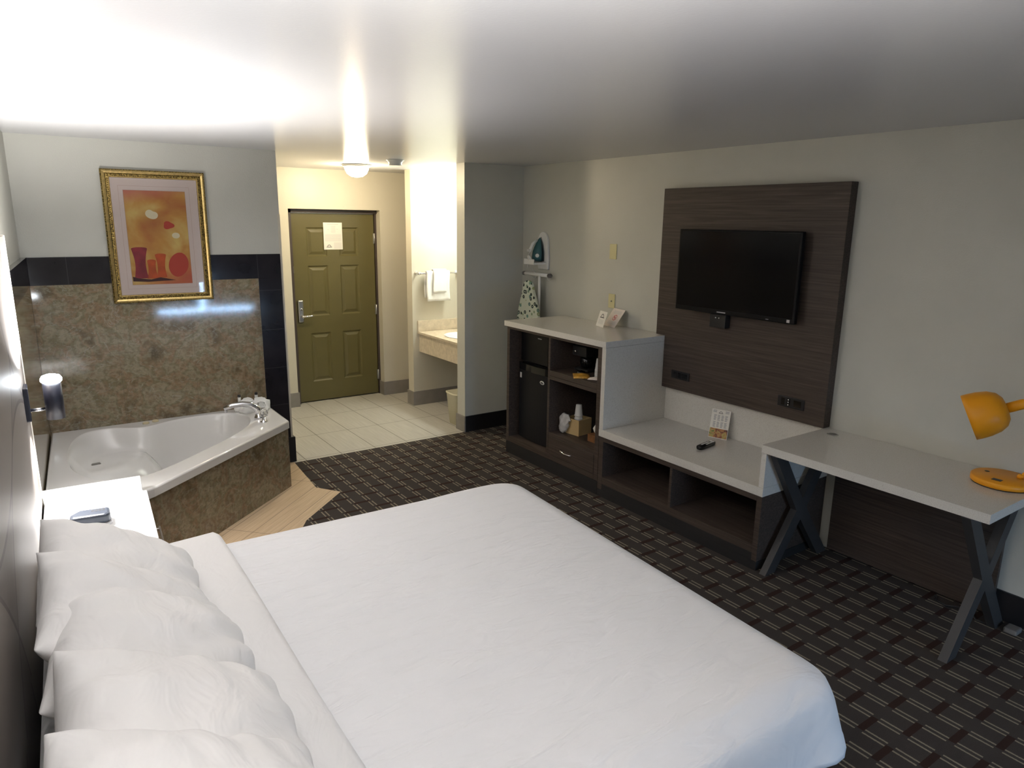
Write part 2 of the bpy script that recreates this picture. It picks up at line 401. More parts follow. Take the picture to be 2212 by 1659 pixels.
struct('floor', MB().prism([(xl(YF)-.05, YF), (XR, YF), (XR, 5.497), (1.655, 5.497), (1.614, 4.868), (1.736, 4.691), (1.359, 4.33), (1.1, 3.9), (1.0, 3.5), (-.2, 3.5)], -.06, 0), M['carpet'])
struct('floor', MB().box(1.655, XR, 5.497, 7.5, -.06, 0), M['entry_tile'])
struct('floor', MB().prism([(-.2, 3.5), (1.0, 3.5), (1.1, 3.9), (1.359, 4.33), (1.736, 4.691), (1.614, 4.868), (1.655, 5.497), (1.655, 5.6), (-.1, 5.6)], -.06, 0), M['apron_tile'])
struct('ceiling', MB().box(-.6, 4.1, YF-.1, 7.6, H, H+.1), M['ceiling'])
struct('wall_left', MB().prism([(xl(YF), YF), (xl(YB), YB), (xl(YB)-.15, YB), (xl(YF)-.15, YF)], 0, H), M['wall'])
struct('wall_back', MB().box(-.2, 1.665, YB, YB+.12, 0, H), M['wall'])
struct('wall_corridor', MB().box(1.545, 1.665, YB+.12, YD, 0, H), M['wall_warm'])
struct('wall_right', MB().box(XR, XR+.12, YF, 7.5, 0, H), M['wall'])
struct('wall_pillar', MB().box(3.28, XR, 5.497, 5.635, 0, H), M['wall'])
struct('wall_partition', MB().box(3.32, XR, 6.63, 6.75, 0, H), M['wall_warm'])
# entry wall with the door opening
DX0, DX1, DZ = 2.26, 3.25, 2.048
struct('wall_entry', MB().box(1.545, DX0, YD, YD+.14, 0, H).box(DX1, XR, YD, YD+.14, 0, H).box(DX0, DX1, YD, YD+.14, DZ, H), M['wall_warm'])
struct('wall_entry_outer', MB().box(1.5, XR, 7.42, 7.5, 0, H), M['wall_warm'])
# front wall (behind the camera) with a window
WX0, WX1, WZ0, WZ1 = 1.75, 3.35, .34, 2.1
struct('wall_front', MB().box(-.6, WX0, YF-.12, YF, 0, H).box(WX1, 4.04, YF-.12, YF, 0, H).box(WX0, WX1, YF-.12, YF, 0, WZ0).box(WX0, WX1, YF-.12, YF, WZ1, H), M['wall'])
w = bpy.data.objects.new('window_1', None); C.objects.link(w); w['kind'] = 'structure'; w.location = (2.55, YF, WZ0); w.matrix_basis = Matrix.Translation((2.55, YF, WZ0))
b = MB()
for a in (WX0, 2.53, WX1-.04): b.box(a, a+.04, YF-.09, YF-.04, WZ0, WZ1)
b.box(WX0, WX1, YF-.09, YF-.04, WZ0, WZ0+.04).box(WX0, WX1, YF-.09, YF-.04, WZ1-.04, WZ1); b.build('window_frame', M['frame_w'], w)
MB().box(WX0+.02, WX1-.02, YF-.068, YF-.064, WZ0+.02, WZ1-.02).build('window_pane', M['pane'], w)
def curtain(x0, x1, label):
    b = MB(); n = int((x1-x0)/.02); top = []; bot = []
    for side in (0, 1):
        pass
    pts = [(x0+(x1-x0)*i/n, YF+.09+.03*math.sin(i*1.15)) for i in range(n+1)]
    ring = pts + [(x, y+.006) for x, y in reversed(pts)]
    b.prism(ring, .44, 2.3)
    tag(b.build('curtain', M['curtain']), label, 'curtain')
curtain(2.48, 3.62, 'grey curtain drawn over the half of the window nearer the desk')
curtain(1.45, 2.43, 'grey curtain drawn over the half of the window nearer the bed')

# tiled surround of the tub: marble and black border
TY = YB-.012
struct('trim_1', MB().box(xl(YB)+.03, 1.475, TY, YB, 0, 1.503), M['marble'])
struct('trim_2', MB().box(xl(YB)+.03, 1.65, TY-.002, YB, 1.503, 1.685).box(1.475, 1.65, TY-.002, YB, 0, 1.503), M['black_tile'], bevel=.002)
def side(z0, z1, off): return MB().prism([(xl(4.0)+off, 4.0), (xl(TY)+off, TY), (xl(TY)+.001, TY), (xl(4.0)+.001, 4.0)], z0, z1)
struct('trim_3', side(0, 1.503, .030), M['marble_side'])
struct('trim_4', side(1.503, 1.685, .032), M['black_tile'])
struct('trim_5', MB().box(1.65, 1.668, YB-.004, YB+.14, .2, 1.98), M['wall_warm'])
# base boards
bt = .012
struct('baseboard_back', MB().box(1.477, 1.668, TY-.014, TY-.003, 0, .212).box(1.668, 1.68, TY-.014, YB+.12, 0, .212), M['black_base'])
struct('baseboard_pillar', MB().box(3.28, XR, 5.497-bt, 5.497, 0, .152), M['black_base'])
struct('baseboard_right', MB().box(XR-bt, XR, YF, 1.28, 0, .152).box(XR-bt, XR, 4.86, 5.484, 0, .152), M['black_base'])
b = MB(); b.box(3.28-bt, 3.28, 5.497-bt, 5.635+bt, 0, .152).box(3.28, XR, 5.635, 5.635+bt, 0, .152)
struct('baseboard_vanity', b.box(3.32-bt, XR, 6.63-bt, 6.63, 0, .152).box(3.32-bt, 3.32, 6.63, 6.75, 0, .152).box(3.32-bt, XR, 6.75, 6.75+bt, 0, .152), M['grey_base'])
struct('baseboard_entry', MB().box(DX1, XR, YD-bt, YD, 0, .152).box(DX1-bt, DX1, YD-bt, YD+.10, 0, .152).box(1.665, DX0, YD-bt, YD, 0, .152).box(DX0, DX0+bt, YD-bt, YD+.08, 0, .152), M['grey_base'])

# ------------------------------------------------------------------ entry door
dr = bpy.data.objects.new('door_1', None); C.objects.link(dr); dr['kind'] = 'structure'
dr.matrix_basis = Matrix.Translation((2.77, 7.36, 0))
b = MB(); LX0, LX1, LY = 2.315, 3.225, 7.345
panels = [(2.463, 2.70, 1.565, 1.865), (2.81, 3.045, 1.565, 1.865), (2.48, 2.69, .94, 1.47), (2.825, 3.04, .94, 1.47), (2.485, 2.685, .225, .755), (2.83, 3.04, .225, .755)]
xs = sorted({LX0, LX1} | {2.47, 2.69, 2.825, 3.04}); zs = [.012, .225, .755, .94, 1.47, 1.565, 1.865, 2.005]
for i in range(5):
    for j in range(7):
        x0, x1, z0, z1 = xs[i], xs[i+1], zs[j], zs[j+1]
        if i in (1, 3) and j in (1, 3, 5):
            # raised panel: groove down, then up
            def ring(d, y): return [(x0+d, y, z0+d), (x1-d, y, z0+d), (x1-d, y, z1-d), (x0+d, y, z1-d)]
            b.loops([ring(0, LY), ring(.014, LY+.012), ring(.024, LY+.012), ring(.05, LY+.003)], cap0=False, smooth=False)
        else: b.quad([(x0, LY, z0), (x1, LY, z0), (x1, LY, z1), (x0, LY, z1)])
b.box(LX0, LX1, LY+.013, LY+.045, .012, 2.005)
b.box(LX0, LX0+.002, LY, LY+.02, .012, 2.005).box(LX1-.002, LX1, LY, LY+.02, .012, 2.005).box(LX0, LX1, LY, LY+.02, 2.003, 2.005)
b.build('door_leaf', M['door'], dr)
MB().box(DX0, LX0-.004, 7.31, 7.41, 0, DZ).box(LX1+.004, DX1, 7.33, 7.41, 0, DZ).box(DX0, DX1, 7.31, 7.41, 2.012, DZ).build('door_frame', [M['door_frame']], dr)
MB().box(LX0, LX1, LY-.001, LY+.03, 2.0055, 2.0115).build('weather_strip', M['white'], dr)
hp = MB().box(2.340, 2.398, LY-.022, LY, .880, 1.115).build('lock_plate', M['steel'], dr, bevel=.012)
MB().lathe([(.014, 0), (.014, .012), (.009, .014)], (2.369, LY-.022, 1.02), (0, -1, 0), 16).build('lock_knob', M['chrome'], hp)
b = MB(); b.lathe([(.013, 0), (.013, .05)], (2.375, LY-.02, .945), (0, -1, 0), 14)
b.tube([(2.375, LY-.062, .945), (2.42, LY-.064, .947), (2.47, LY-.062, .95), (2.497, LY-.055, .946)], [.012, .010, .009, .007]); b.build('door_handle', M['chrome'], hp)
for z in (1.75, .97, .225): MB().box(LX1-.012, LX1+.016, LY-.006, LY, z-.055, z+.055).lathe([(.007, 0), (.007, .11)], (LX1+.004, LY-.008, z-.055), (0, 0, 1), 10).build('hinge', M['steel'], dr)
MB().box(LX0-.03, LX0+.002, LY-.02, LY-.003, 1.40, 1.47).build('latch_guard', M['steel'], dr)
# paper notice on the door
nt_ = thing('door_notice', 'white printed paper notice stuck to the olive green entry door', 'paper', (2.76, LY-.002, 1.63))
MB().box(2.656, 2.862, LY-.003, LY-.0012, 1.635, 1.915).build('sheet', M['paper'], nt_)
b = MB(); yy = LY-.0034
def line(b, x0, x1, z, h=.004): b.quad([(x0, yy, z), (x1, yy, z), (x1, yy, z+h), (x0, yy, z+h)])
line(b, 2.70, 2.82, 1.895, .005)
for k in range(8): line(b, 2.735+.003*(k % 3), 2.79-.004*(k % 2), 1.878-k*.0095, .003)
line(b, 2.70, 2.715, 1.84); line(b, 2.80, 2.815, 1.845)
for k in range(9): line(b, 2.668, 2.852, 1.79-k*.0085, .0032)
for k in range(9): line(b, 2.765, 2.852, 1.705-k*.0075, .003)
b.build('printed_text', M['print_light'], nt_)
def sun_logo(b, cx, cz, r, fy, flip=1):
    """half sun over a bar; fy maps (u,v) to a 3-D point"""
    for k in range(7):
        a0 = PI*(k+.15)/7; a1 = PI*(k+.85)/7
        b.quad([fy(cx+r*.62*math.cos(a0), cz+r*.62*math.sin(a0)), fy(cx+r*math.cos(a0), cz+r*math.sin(a0)), fy(cx+r*math.cos(a1), cz+r*math.sin(a1)), fy(cx+r*.62*math.cos(a1), cz+r*.62*math.sin(a1))])
    b.quad([fy(cx-r*1.35, cz-r*.32), fy(cx+r*1.35, cz-r*.32), fy(cx+r*1.35, cz-r*.05), fy(cx-r*1.35, cz-r*.05)])
b = MB(); sun_logo(b, 2.713, 1.665, .022, lambda u, v: (u, yy, v)); b.build('sun_logo', M['print_dark'], nt_)

# ------------------------------------------------------------------ vanity alcove
VZ = .80; VX = 3.375; VY0, VY1 = 5.635, 6.63
v = thing('vanity_counter', 'beige marble vanity counter with basin, fixed between the pillar and partition', 'vanity', (3.65, 6.13, .58))
b = MB(); outer = [(VX, VY0), (XR, VY0), (XR, VY1), (VX, VY1)]
inner = [(3.66+.19*math.cos(2*PI*k/32), 6.14+.24*math.sin(2*PI*k/32)) for k in range(32)]
def plate_hole(b, outer, inner, z0, z1):
    bm = b.bm
    def ring(pts, z):
        vs = [bm.verts.new((x, y, z)) for x, y in pts]; es = [bm.edges.new((vs[i], vs[(i+1) % len(vs)])) for i in range(len(vs))]; return vs, es
    for z in (z0, z1):
        vo, eo = ring(outer, z); vi, ei = ring(inner, z)
        bmesh.ops.triangle_fill(bm, edges=eo+ei, use_beauty=True)
        if z == z0: lo, li = vo, vi
        else:
            for a, c in ((lo, vo), (li, vi)):
                for i in range(len(a)): bm.faces.new((a[i], a[(i+1) % len(a)], c[(i+1) % len(a)], c[i]))
plate_hole(b, outer, inner, VZ-.02, VZ)
b.build('countertop', M['beige_marble'], v)
MB().box(VX, XR, VY1-.018, VY1, VZ+.001, .917).box(XR-.02, XR, VY0, VY1-.02, VZ+.001, .917).build('backsplash', M['beige_marble'], v, bevel=.002)
MB().box(VX+.018, VX+.038, VY0, VY1, .585, VZ-.021).build('front_panel', M['beige_marble'], v)
b = MB(); rings = []
for t, z in ((1.04, VZ+.004), (1, VZ+.004), (.97, VZ-.01), (.9, VZ-.05), (.7, VZ-.09), (.35, VZ-.11), (.1, VZ-.113)):
    rings.append([(3.66+.19*t*math.cos(2*PI*k/32), 6.14+.24*t*math.sin(2*PI*k/32), z) for k in range(32)])
b.loops(rings, cap0=False); b.build('basin', M['sink'], v)
b = MB(); b.box(3.85, 3.89, 6.06, 6.22, VZ, VZ+.02).tube([(3.87, 6.14, VZ+.02), (3.87, 6.14, VZ+.10), (3.84, 6.14, VZ+.13), (3.77, 6.14, VZ+.12), (3.75, 6.14, VZ+.09)], .011)
for y in (6.08, 6.20): b.lathe([(.018, 0), (.014, .03), (.02, .035), (.02, .045)], (3.87, y, VZ+.018), n=14)
b.build('faucet', M['chrome'], v)
tag(MB().box(XR-.012, XR, 5.66, 6.60, 1.0, 1.95).build('vanity_mirror', M['mirror'], bevel=.002), 'frameless mirror on the wall over the vanity counter', 'mirror')
vl = thing('vanity_light', 'bright white tube light bar over the vanity mirror', 'light', (XR-.05, 6.1, 2.06))
MB().box(XR-.05, XR, 5.78, 6.44, 2.04, 2.16).build('back_plate', M['steel'], vl)
b = MB(); b.lathe([(.0, 0), (.035, .003), (.045, .02), (.045, .60), (.035, .617), (0, .62)], (XR-.095, 5.80, 2.10), (0, 1, 0), 20); b.build('diffuser', M['tube_glow'], vl)
# towel rail with two towels
tb = thing('towel_bar', 'chrome towel bar on the white partition above the vanity', 'towel bar', (3.6, 6.56, 1.414))
b = MB()
for x in (3.37, 3.85):
    b.lathe([(.024, 0), (.024, .006), (.012, .012), (.012, .06), (.016, .062), (.016, .08)], (x, 6.63, 1.414), (0, -1, 0), 16)
b.tube([(3.37, 6.56, 1.414), (3.85, 6.56, 1.414)], .008); b.build('rail', M['chrome'], tb)
def towel(name, x0, x1, zf, zb, out, label, wav):
    n = 14; prof = []
    for z in [zb + (1.41-zb)*i/6 for i in range(6)]: prof.append((6.585+out*.2, z))
    for k in range(7):
        a = -PI/2 + PI*k/6; prof.append((6.56 - (.016+out)*math.sin(a), 1.414 + (.016+out)*math.cos(a)))
    for z in [1.40 - (1.40-zf)*i/9 for i in range(10)]: prof.append((6.544-out-.016*(1.41-z), z))
    rings = []
    for i in range(n+1):
        x = x0+(x1-x0)*i/n
        rings.append([(x + .006*math.sin(z*14+x0*9), y - wav*math.sin(i*.9+1)*sstep(1.42, 1.25, z) * (1 if y < 6.56 else .2), z) for y, z in prof])
    b = MB(); b.loops(rings, close=False, cap0=False, cap1=False)
    o = b.build(name, M['towel']); s = o.modifiers.new('thick', 'SOLIDIFY'); s.thickness = .007; s.offset = 0
    return tag(o, label, 'towel')
towel('bath_towel', 3.445, 3.715, 1.125, 1.16, 0.006, 'larger white towel hanging on the bar, behind the small one', .006)
towel('hand_towel', 3.515, 3.67, 1.215, 1.24, 0.024, 'small white hand towel draped over the larger towel on the bar', .003)
# hangers beyond the partition
rd = tag(MB().tube([(3.92, 6.99, 1.69), (3.52, 6.99, 1.69)], .012).build('closet_rod', M['steel']), 'metal closet rod in the recess beside the entry door', 'rod')
def hanger(x, rot, label):
    t = thing('coat_hanger', label, 'hanger', (x, 6.99, 1.69), 0, 'wooden hangers on the closet rod')
    ca, sa = math.cos(rot), math.sin(rot)
    def P(u, z, d=0): return (x + u*sa + d*ca, 6.99 + u*ca*1 - d*sa, z)
    b = MB(); pr = []
    for i in range(15):
        u = -.21 + .42*i/14; z = 1.63 - .075*(abs(u)/.21)**1.5
        pr.append((u, z))
    rings = [[P(u, z+.012, -.007), P(u, z+.012, .007), P(u, z-.012, .007), P(u, z-.012, -.007)] for u, z in pr]
    b.loops(rings, smooth=False); b.build('arms', M['hanger'], t, bevel=.003)
    MB().tube([P(0, 1.64), P(0, 1.67), P(.012, 1.685), P(.016, 1.70), P(0, 1.712), P(-.014, 1.70)], .0022, 6).build('hook', M['steel'], t)
hanger(3.56, .30, 'wooden coat hanger, the first on the closet rod beside the door')
hanger(3.62, .12, 'wooden coat hanger, second on the rod, behind the first')
hanger(3.70, -.15, 'wooden coat hanger deepest in the closet recess')
# waste bin
wb = thing('waste_bin', 'cream plastic waste bin standing behind the pillar under the vanity', 'waste bin', (3.40, 5.80, 0))
def sq(cx, cy, h, z, c=.2):
    pts = []
    for k in range(24):
        a = 2*PI*k/24; ca, sa = math.cos(a), math.sin(a); m_ = (abs(ca)**5+abs(sa)**5)**-.2
        pts.append((cx+h*1.0*ca*m_, cy+h*sa*m_, z))
    return pts
b = MB(); b.loops([sq(3.40, 5.79, .088, 0), sq(3.40, 5.79, .112, .30), sq(3.40, 5.79, .118, .305), sq(3.40, 5.79, .118, .318), sq(3.40, 5.79, .108, .318), sq(3.40, 5.79, .085, .01)]); b.build('body', M['bin'], wb)
tag(MB().lathe([(.055, 0), (.055, .02), (.066, .03), (.062, .045), (0, .046)], (2.70, 5.66, H-.046), (0, 0, 1), 24).lathe([(.075, 0), (.075, .008)], (2.70, 5.66, H-.008), (0, 0, 1), 24).build('smoke_detector', M['white']), 'round white smoke detector on the ceiling beside the entry lamp', 'smoke detector')
cl = thing('ceiling_lamp', 'glowing warm ceiling lamp in front of the entry door', 'lamp', (2.66, 6.40, H))
MB().lathe([(.125, -.022), (.130, -.018), (.130, 0)], (2.66, 6.40, H), (0, 0, 1), 32).build('base', M['white'], cl)
MB().lathe([(0, -.115), (.05, -.108), (.09, -.08), (.108, -.045), (.110, -.022)], (2.66, 6.40, H), (0, 0, 1), 28).build('glass_bowl', M['bulb_glow'], cl)

# ------------------------------------------------------------------ tall cabinet with fridge bay
XF = 3.28; XB = XR-.004
tc = thing('tall_cabinet', 'dark walnut tall cabinet with fridge bay, open shelves and drawer', 'cabinet', (3.6, 4.2, 0))
X0, X1 = XF+.004, XB
TP = 1.098
b = MB(); b.box(X0, X1, 4.775, 4.81, .105, TP).box(X0, X1, 4.218, 4.242, .15, 1.083).box(X0, X1, 3.625, 3.668, .105, TP)
b.box(X0, X1, 3.668, 4.775, 1.080, TP); b.box(X0, X1, 3.668, 4.775, .105, .147)
b.build('carcass', M['wood'], tc, bevel=.0015)
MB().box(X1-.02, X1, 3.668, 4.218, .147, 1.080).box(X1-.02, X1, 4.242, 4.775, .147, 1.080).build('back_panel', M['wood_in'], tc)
MB().box(X0, X1-.02, 3.668, 4.218, .757, .785).build('tray_shelf', M['wood'], tc, bevel=.0015)
MB().box(X0, X1-.02, 3.668, 4.218, .788, .828).build('shelf', M['wood'], tc, bevel=.0015)
MB().box(X0+.003, X1-.02, 3.668, 4.218, .300, .326).build('shelf', M['wood'], tc, bevel=.0015)
dw = MB().box(X0-.001, X0+.018, 3.672, 4.214, .150, .298).build('drawer', M['wood'], tc, bevel=.0015)
b = MB(); b.tube([(X0-.001, 4.055, .228), (X0-.018, 4.04, .221), (X0-.024, 3.985, .213), (X0-.018, 3.93, .214), (X0-.001, 3.915, .217)], .0055, 8); b.build('drawer_pull', M['chrome'], dw)
MB().box(X0, X1, 3.625, 4.81, 0, .103).build('toe_kick', M['toe'], tc)
# low cabinet
lc = thing('low_cabinet', 'low dark walnut cabinet with two open bays under the quartz shelf', 'cabinet', (3.6, 2.9, 0))
b = MB(); b.box(X0, X1, 3.575, 3.621, .055, .452).box(X0, X1, 2.915, 2.935, .152, .42).box(X0, X1, 2.243, 2.278, .055, .452)
b.box(X0, X1, 2.278, 3.575, .42, .452).box(X0, X1, 2.278, 3.575, .10, .152); b.build('carcass', M['wood'], lc, bevel=.0015)
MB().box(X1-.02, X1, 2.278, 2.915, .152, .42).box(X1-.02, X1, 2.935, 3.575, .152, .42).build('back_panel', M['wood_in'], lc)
MB().box(X0, X1, 2.243, 3.621, 0, .053).box(X0+.001, X1, 2.278, 3.575, .053, .099).build('toe_kick', M['toe'], lc)
# quartz worktop running over both cabinets
q = thing('quartz_worktop', 'stepped white quartz top over the tall and low cabinets', 'countertop', (3.6, 3.5, .455))
MB().box(XF-.004, XB, 3.583, 4.845, 1.0995, 1.143).build('upper_top', M['quartz'], q, bevel=.002)
MB().box(XF, XB, 3.583, 3.622, .507, 1.0985).build('side_panel', M['quartz'], q, bevel=.001)
MB().box(XF-.002, XB, 2.2395, 3.622, .4545, .5065).build('lower_shelf', M['quartz'], q, bevel=.002)
MB().box(XF, XB, 2.2395, 2.272, .5075, .7105).build('upright', M['quartz'], q, bevel=.001)
MB().box(XB-.014, XB, 2.273, 3.582, .5075, .752).build('back_splash', M['quartz'], q)

# ------------------------------------------------------------------ desk
dk = thing('desk', 'white quartz topped desk on charcoal cross legs beside the low cabinet', 'desk', (3.6, 1.7, 0))
b = MB(); DY0, DY1 = 1.128, 2.272; hole = [(3.80+.026*math.cos(2*PI*k/20), 2.170+.026*math.sin(2*PI*k/20)) for k in range(20)]
plate_hole(b, [(XF-.003, DY0), (XB, DY0), (XB, DY1), (XF-.003, DY1)], hole, .7125, .757)
b.build('desk_top', M['quartz'], dk)
MB().lathe([(.026, 0), (.031, 0), (.031, .003), (.024, .003), (.024, -.03), (.0, -.03)], (3.80, 2.170, .757), (0, 0, 1), 24, cap=False).build('grommet', M['steel'], dk)
def xleg(y):
    t = .072
    cx, cz = 3.565, .345
    def hw(ex, ez): return t/2*math.hypot(ex-cx, ez-cz)/abs(ez-cz)
    BL, BR, TL, TR = (3.32, 0), (3.83, 0), (3.315, .711), (3.80, .711)
    poly = [(BL[0]-hw(*BL), 0), (BL[0]+hw(*BL), 0), (cx, cz-.065), (BR[0]-hw(*BR), 0), (BR[0]+hw(*BR), 0), (cx+.048, cz),
            (TR[0]+hw(*TR), .711), (TR[0]-hw(*TR), .711), (cx, cz+.065), (TL[0]+hw(*TL), .711), (TL[0]-hw(*TL), .711), (cx-.048, cz)]
    T = basis((0, y-.02, 0), (1, 0, 0), (0, 0, 1), (0, 1, 0))
    return MB().prism(poly, 0, .04, T).build('leg_frame', M['leg'], dk)
xleg(1.218); xleg(2.19)
MB().box(XR-.045, XR-.022, 1.26, 2.165, .02, .70).build('modesty_panel', M['wood'], dk)
MB().box(3.32, 3.84, 1.20, 1.24, .702, .7115).build('bracket', M['leg'], dk)
MB().box(3.32, 3.84, 2.17, 2.21, .702, .7115).build('bracket', M['leg'], dk)
b = MB(); b.tube([(3.87, 1.52, .008), (3.82, 1.50, .006), (3.80, 1.44, .006), (3.84, 1.40, .006), (3.83, 1.33, .006), (3.78, 1.28, .006), (3.80, 1.22, .006), (3.87, 1.20, .006)], .005, 6)
tag(b.build('cable', M['black']), 'black power cord curled on the carpet under the desk', 'cord')
tag(MB().box(3.79, 3.86, 1.11, 1.17, 0, .028).build('power_adapter', M['rubber'], bevel=.008), 'grey power adapter lying on the carpet past the right desk leg', 'adapter')

# ------------------------------------------------------------------ wall panel, television
PX = 3.85
wp = thing('wall_panel', 'large dark walnut wall panel behind the television', 'panel', (XR, 2.96, .757))
T = basis((PX, 0, 0), (0, 1, 0), (0, 0, 1), (1, 0, 0))
b = MB(); b.prism([(2.263, .762), (3.578, .762), (3.578, 1.147), (3.665, 1.147), (3.665, 2.192), (2.263, 2.192)], 0, .068, T); b.build('board', M['wood'], wp, bevel=.002)
for (y0, y1, z0, z1, lit) in ((3.315, 3.485, .845, .905, 0), (2.40, 2.585, .838, .906, 1)):
    so = MB().box(PX-.008, PX, y0, y1, z0, z1).build('socket_plate', M['black'], wp, bevel=.003)
    b = MB()
    for k in (0, 1): b.box(PX-.010, PX-.008, y1-.05-k*.04, y1-.028-k*.04, z0+.012, z1-.012)
    b.box(PX-.010, PX-.008, y0+.02, y0+.07, z0+.014, z1-.014)
    b.build('socket_outlet', M['gloss_black'], so)
    if lit:
        b = MB()
        for k in range(3): b.lathe([(.0045, 0), (.0035, .002), (0, .0022)], (PX-.0105, y1-.078, .888-k*.016), (-1, 0, 0), 8)
        b.build('indicator', M['white'], so)
TX = 3.775
tv = thing('television', 'flat black television mounted on the dark walnut panel', 'television', (PX, 2.95, 1.37))
MB().box(TX, TX+.035, 2.482, 3.428, 1.366, 1.914).build('case', M['dim_black'], tv, bevel=.006)
MB().box(TX-.0012, TX-.0002, 2.497, 3.413, 1.398, 1.902).build('screen', M['screen'], tv)
MB().box(TX+.0355, PX-.0005, 2.75, 3.15, 1.5, 1.75).build('wall_mount', M['black'], tv)
MB().box(TX-.0012, TX-.0002, 2.512, 2.532, 1.374, 1.392).build('sticker', M['print_light'], tv)
MB().box(TX-.001, TX, 2.66, 2.68, 1.376, 1.380).build('status_mark', M['print'], tv)
MB().box(TX-.001, TX, 2.99, 3.06, 1.377, 1.384).build('maker_mark', M['print'], tv)
rb = thing('receiver_box', 'small black box fixed below the television', 'receiver', (PX, 3.07, 1.28))
MB().box(PX-.05, PX-.001, 3.005, 3.135, 1.272, 1.362).build('case', M['black'], rb, bevel=.003)
MB().lathe([(.004, 0), (.003, .003), (0, .0035)], (PX-.0505, 3.085, 1.338), (-1, 0, 0), 8).lathe([(.004, 0), (.003, .003), (0, .0035)], (PX-.0505, 3.058, 1.338), (-1, 0, 0), 8).build('indicator_light', M['white'], rb)
sw = thing('blank_wall_plate', 'ivory blank wall plate, the upper of the two beside the panel', 'wall plate', (XR, 4.24, 1.72))
MB().box(XR-.007, XR, 4.205, 4.285, 1.665, 1.785).build('plate', M['ivory'], sw, bevel=.003)
for z in (1.695, 1.755): MB().lathe([(.003, 0), (.002, .001)], (XR-.0072, 4.245, z), (-1, 0, 0), 8).build('screw', M['ivory'], sw)
ou = thing('cable_outlet', 'ivory outlet plate, the lower one just above the tall worktop', 'outlet', (XR, 4.24, 1.33))
MB().box(XR-.007, XR, 4.200, 4.275, 1.273, 1.388).build('plate', M['ivory'], ou, bevel=.003)
MB().lathe([(.007, 0), (.005, .004), (.004, .010), (.002, .010)], (XR-.007, 4.238, 1.33), (-1, 0, 0), 12).build('jack', M['steel'], ou)

# ------------------------------------------------------------------ mini fridge, microwave, coffee maker
fr = thing('mini_fridge', 'black mini fridge inside the left bay of the tall cabinet', 'refrigerator', (3.6, 4.5, .15))
FY0, FY1 = 4.262, 4.752
MB().box(3.40, 3.86, FY0, FY1, .149, .800).build('body', M['black'], fr, bevel=.004)
def fridge_front(z0, z1, bulge, name, m, extra=0, parent=fr, x0=3.375):
    pts = [(x0 - bulge*(1-((i/14-.5)*2)**2) - extra, FY0+(FY1-FY0)*i/14) for i in range(15)]
    poly = pts + [(3.398, FY1), (3.398, FY0)]
    return MB().prism(poly, z0, z1).build(name, m, parent)
fdr = fridge_front(.152, .742, .022, 'door', M['fridge'])
fridge_front(.744, .800, .030, 'door_handle', M['gloss_black'], .004, fdr)
b = MB(); b.lathe([(.0, .003), (.030, .003), (.034, 0)], (3.3535, 4.405, .681), (-1, .08, 0), 24, sx=.45, sy=1); b.build('badge', M['white'], fdr)
b = MB(); b.lathe([(.0, .0036), (.021, .0036), (.023, .003)], (3.3535, 4.405, .681), (-1, .08, 0), 24, sx=.38, sy=1)
b.build('badge_lettering', M['print_dark'], fdr)
MB().box(3.3665, 3.3705, 4.708, 4.732, .668, .712).build('energy_sticker', M['print_light'], fdr)
mw = thing('microwave', 'black microwave on top of the fridge in the cabinet bay', 'microwave', (3.6, 4.5, .802))
MB().box(3.40, 3.80, 4.262, 4.752, .812, 1.058).box(3.44, 3.47, 4.28, 4.31, .802, .812).box(3.44, 3.47, 4.70, 4.73, .802, .812).box(3.74, 3.77, 4.5, 4.53, .802, .812).build('body', M['black'], mw, bevel=.004)
MB().box(3.388, 3.3995, 4.38, 4.75, .815, 1.055).build('door', M['dim_black'], mw, bevel=.002)
MB().box(3.389, 3.3995, 4.265, 4.377, .815, 1.055).build('control_panel', M['dim_black'], mw, bevel=.002)
MB().box(3.3872, 3.3882, 4.47, 4.52, 1.022, 1.029).build('maker_mark', M['print'], mw)
cm = thing('coffee_maker', 'black coffee maker with a chrome knob in the upper right bay', 'coffee maker', (3.55, 4.06, .83))
b = MB(); b.box(3.46, 3.66, 3.98, 4.14, .829, .85).box(3.58, 3.66, 3.98, 4.14, .85, .95).box(3.44, 3.66, 3.98, 4.14, .95, 1.03); b.build('body', M['black'], cm, bevel=.008)
MB().lathe([(.02, 0), (.045, .01), (.052, .05), (.045, .085), (.03, .092)], (3.52, 4.06, .851), (0, 0, 1), 20).build('carafe', M['gloss_black'], cm)
MB().lathe([(.011, 0), (.011, .012), (.008, .015)], (3.4395, 4.095, .985), (-1, 0, 0), 14).box(3.433, 3.4395, 4.105, 4.13, .981, .989).build('knob', M['chrome'], cm)
# cups, packets, boxes
def cup_profile(r=.032, h=.09): return [(r*.72, 0), (r*.98, h-.004), (r*1.06, h-.004), (r*1.06, h), (r*.95, h), (r*.7, .004)]
def cup_stack(x, y, z, n, names, group, step=.012, inverted=True):
    for k in range(n):
        prof = cup_profile()
        if inverted: prof = [(r, .09-h) for r, h in prof]
        o = MB().lathe(prof, (x, y, z+k*step), (0, 0, 1), 20).build('foam_cup', M['cup'])
        tag(o, names[k], 'cup', group)
ord5 = ['bottom cup', 'second cup up', 'third cup up', 'fourth cup up', 'top cup']
cup_stack(3.45, 3.835, .8285, 5, [f'white foam {o} of the stack on the upper shelf' for o in ord5], 'foam cups on the upper shelf')
pk = thing('snack_packet', 'orange and yellow snack packet lying on the upper shelf', 'packet', (3.33, 3.88, .829))
b = MB(); T = basis((3.36, 3.93, .829), (.80*1.25, -.6*1.25, 0), (.6*1.3, .80*1.3, 0), (0, 0, 1.2)); rings = []
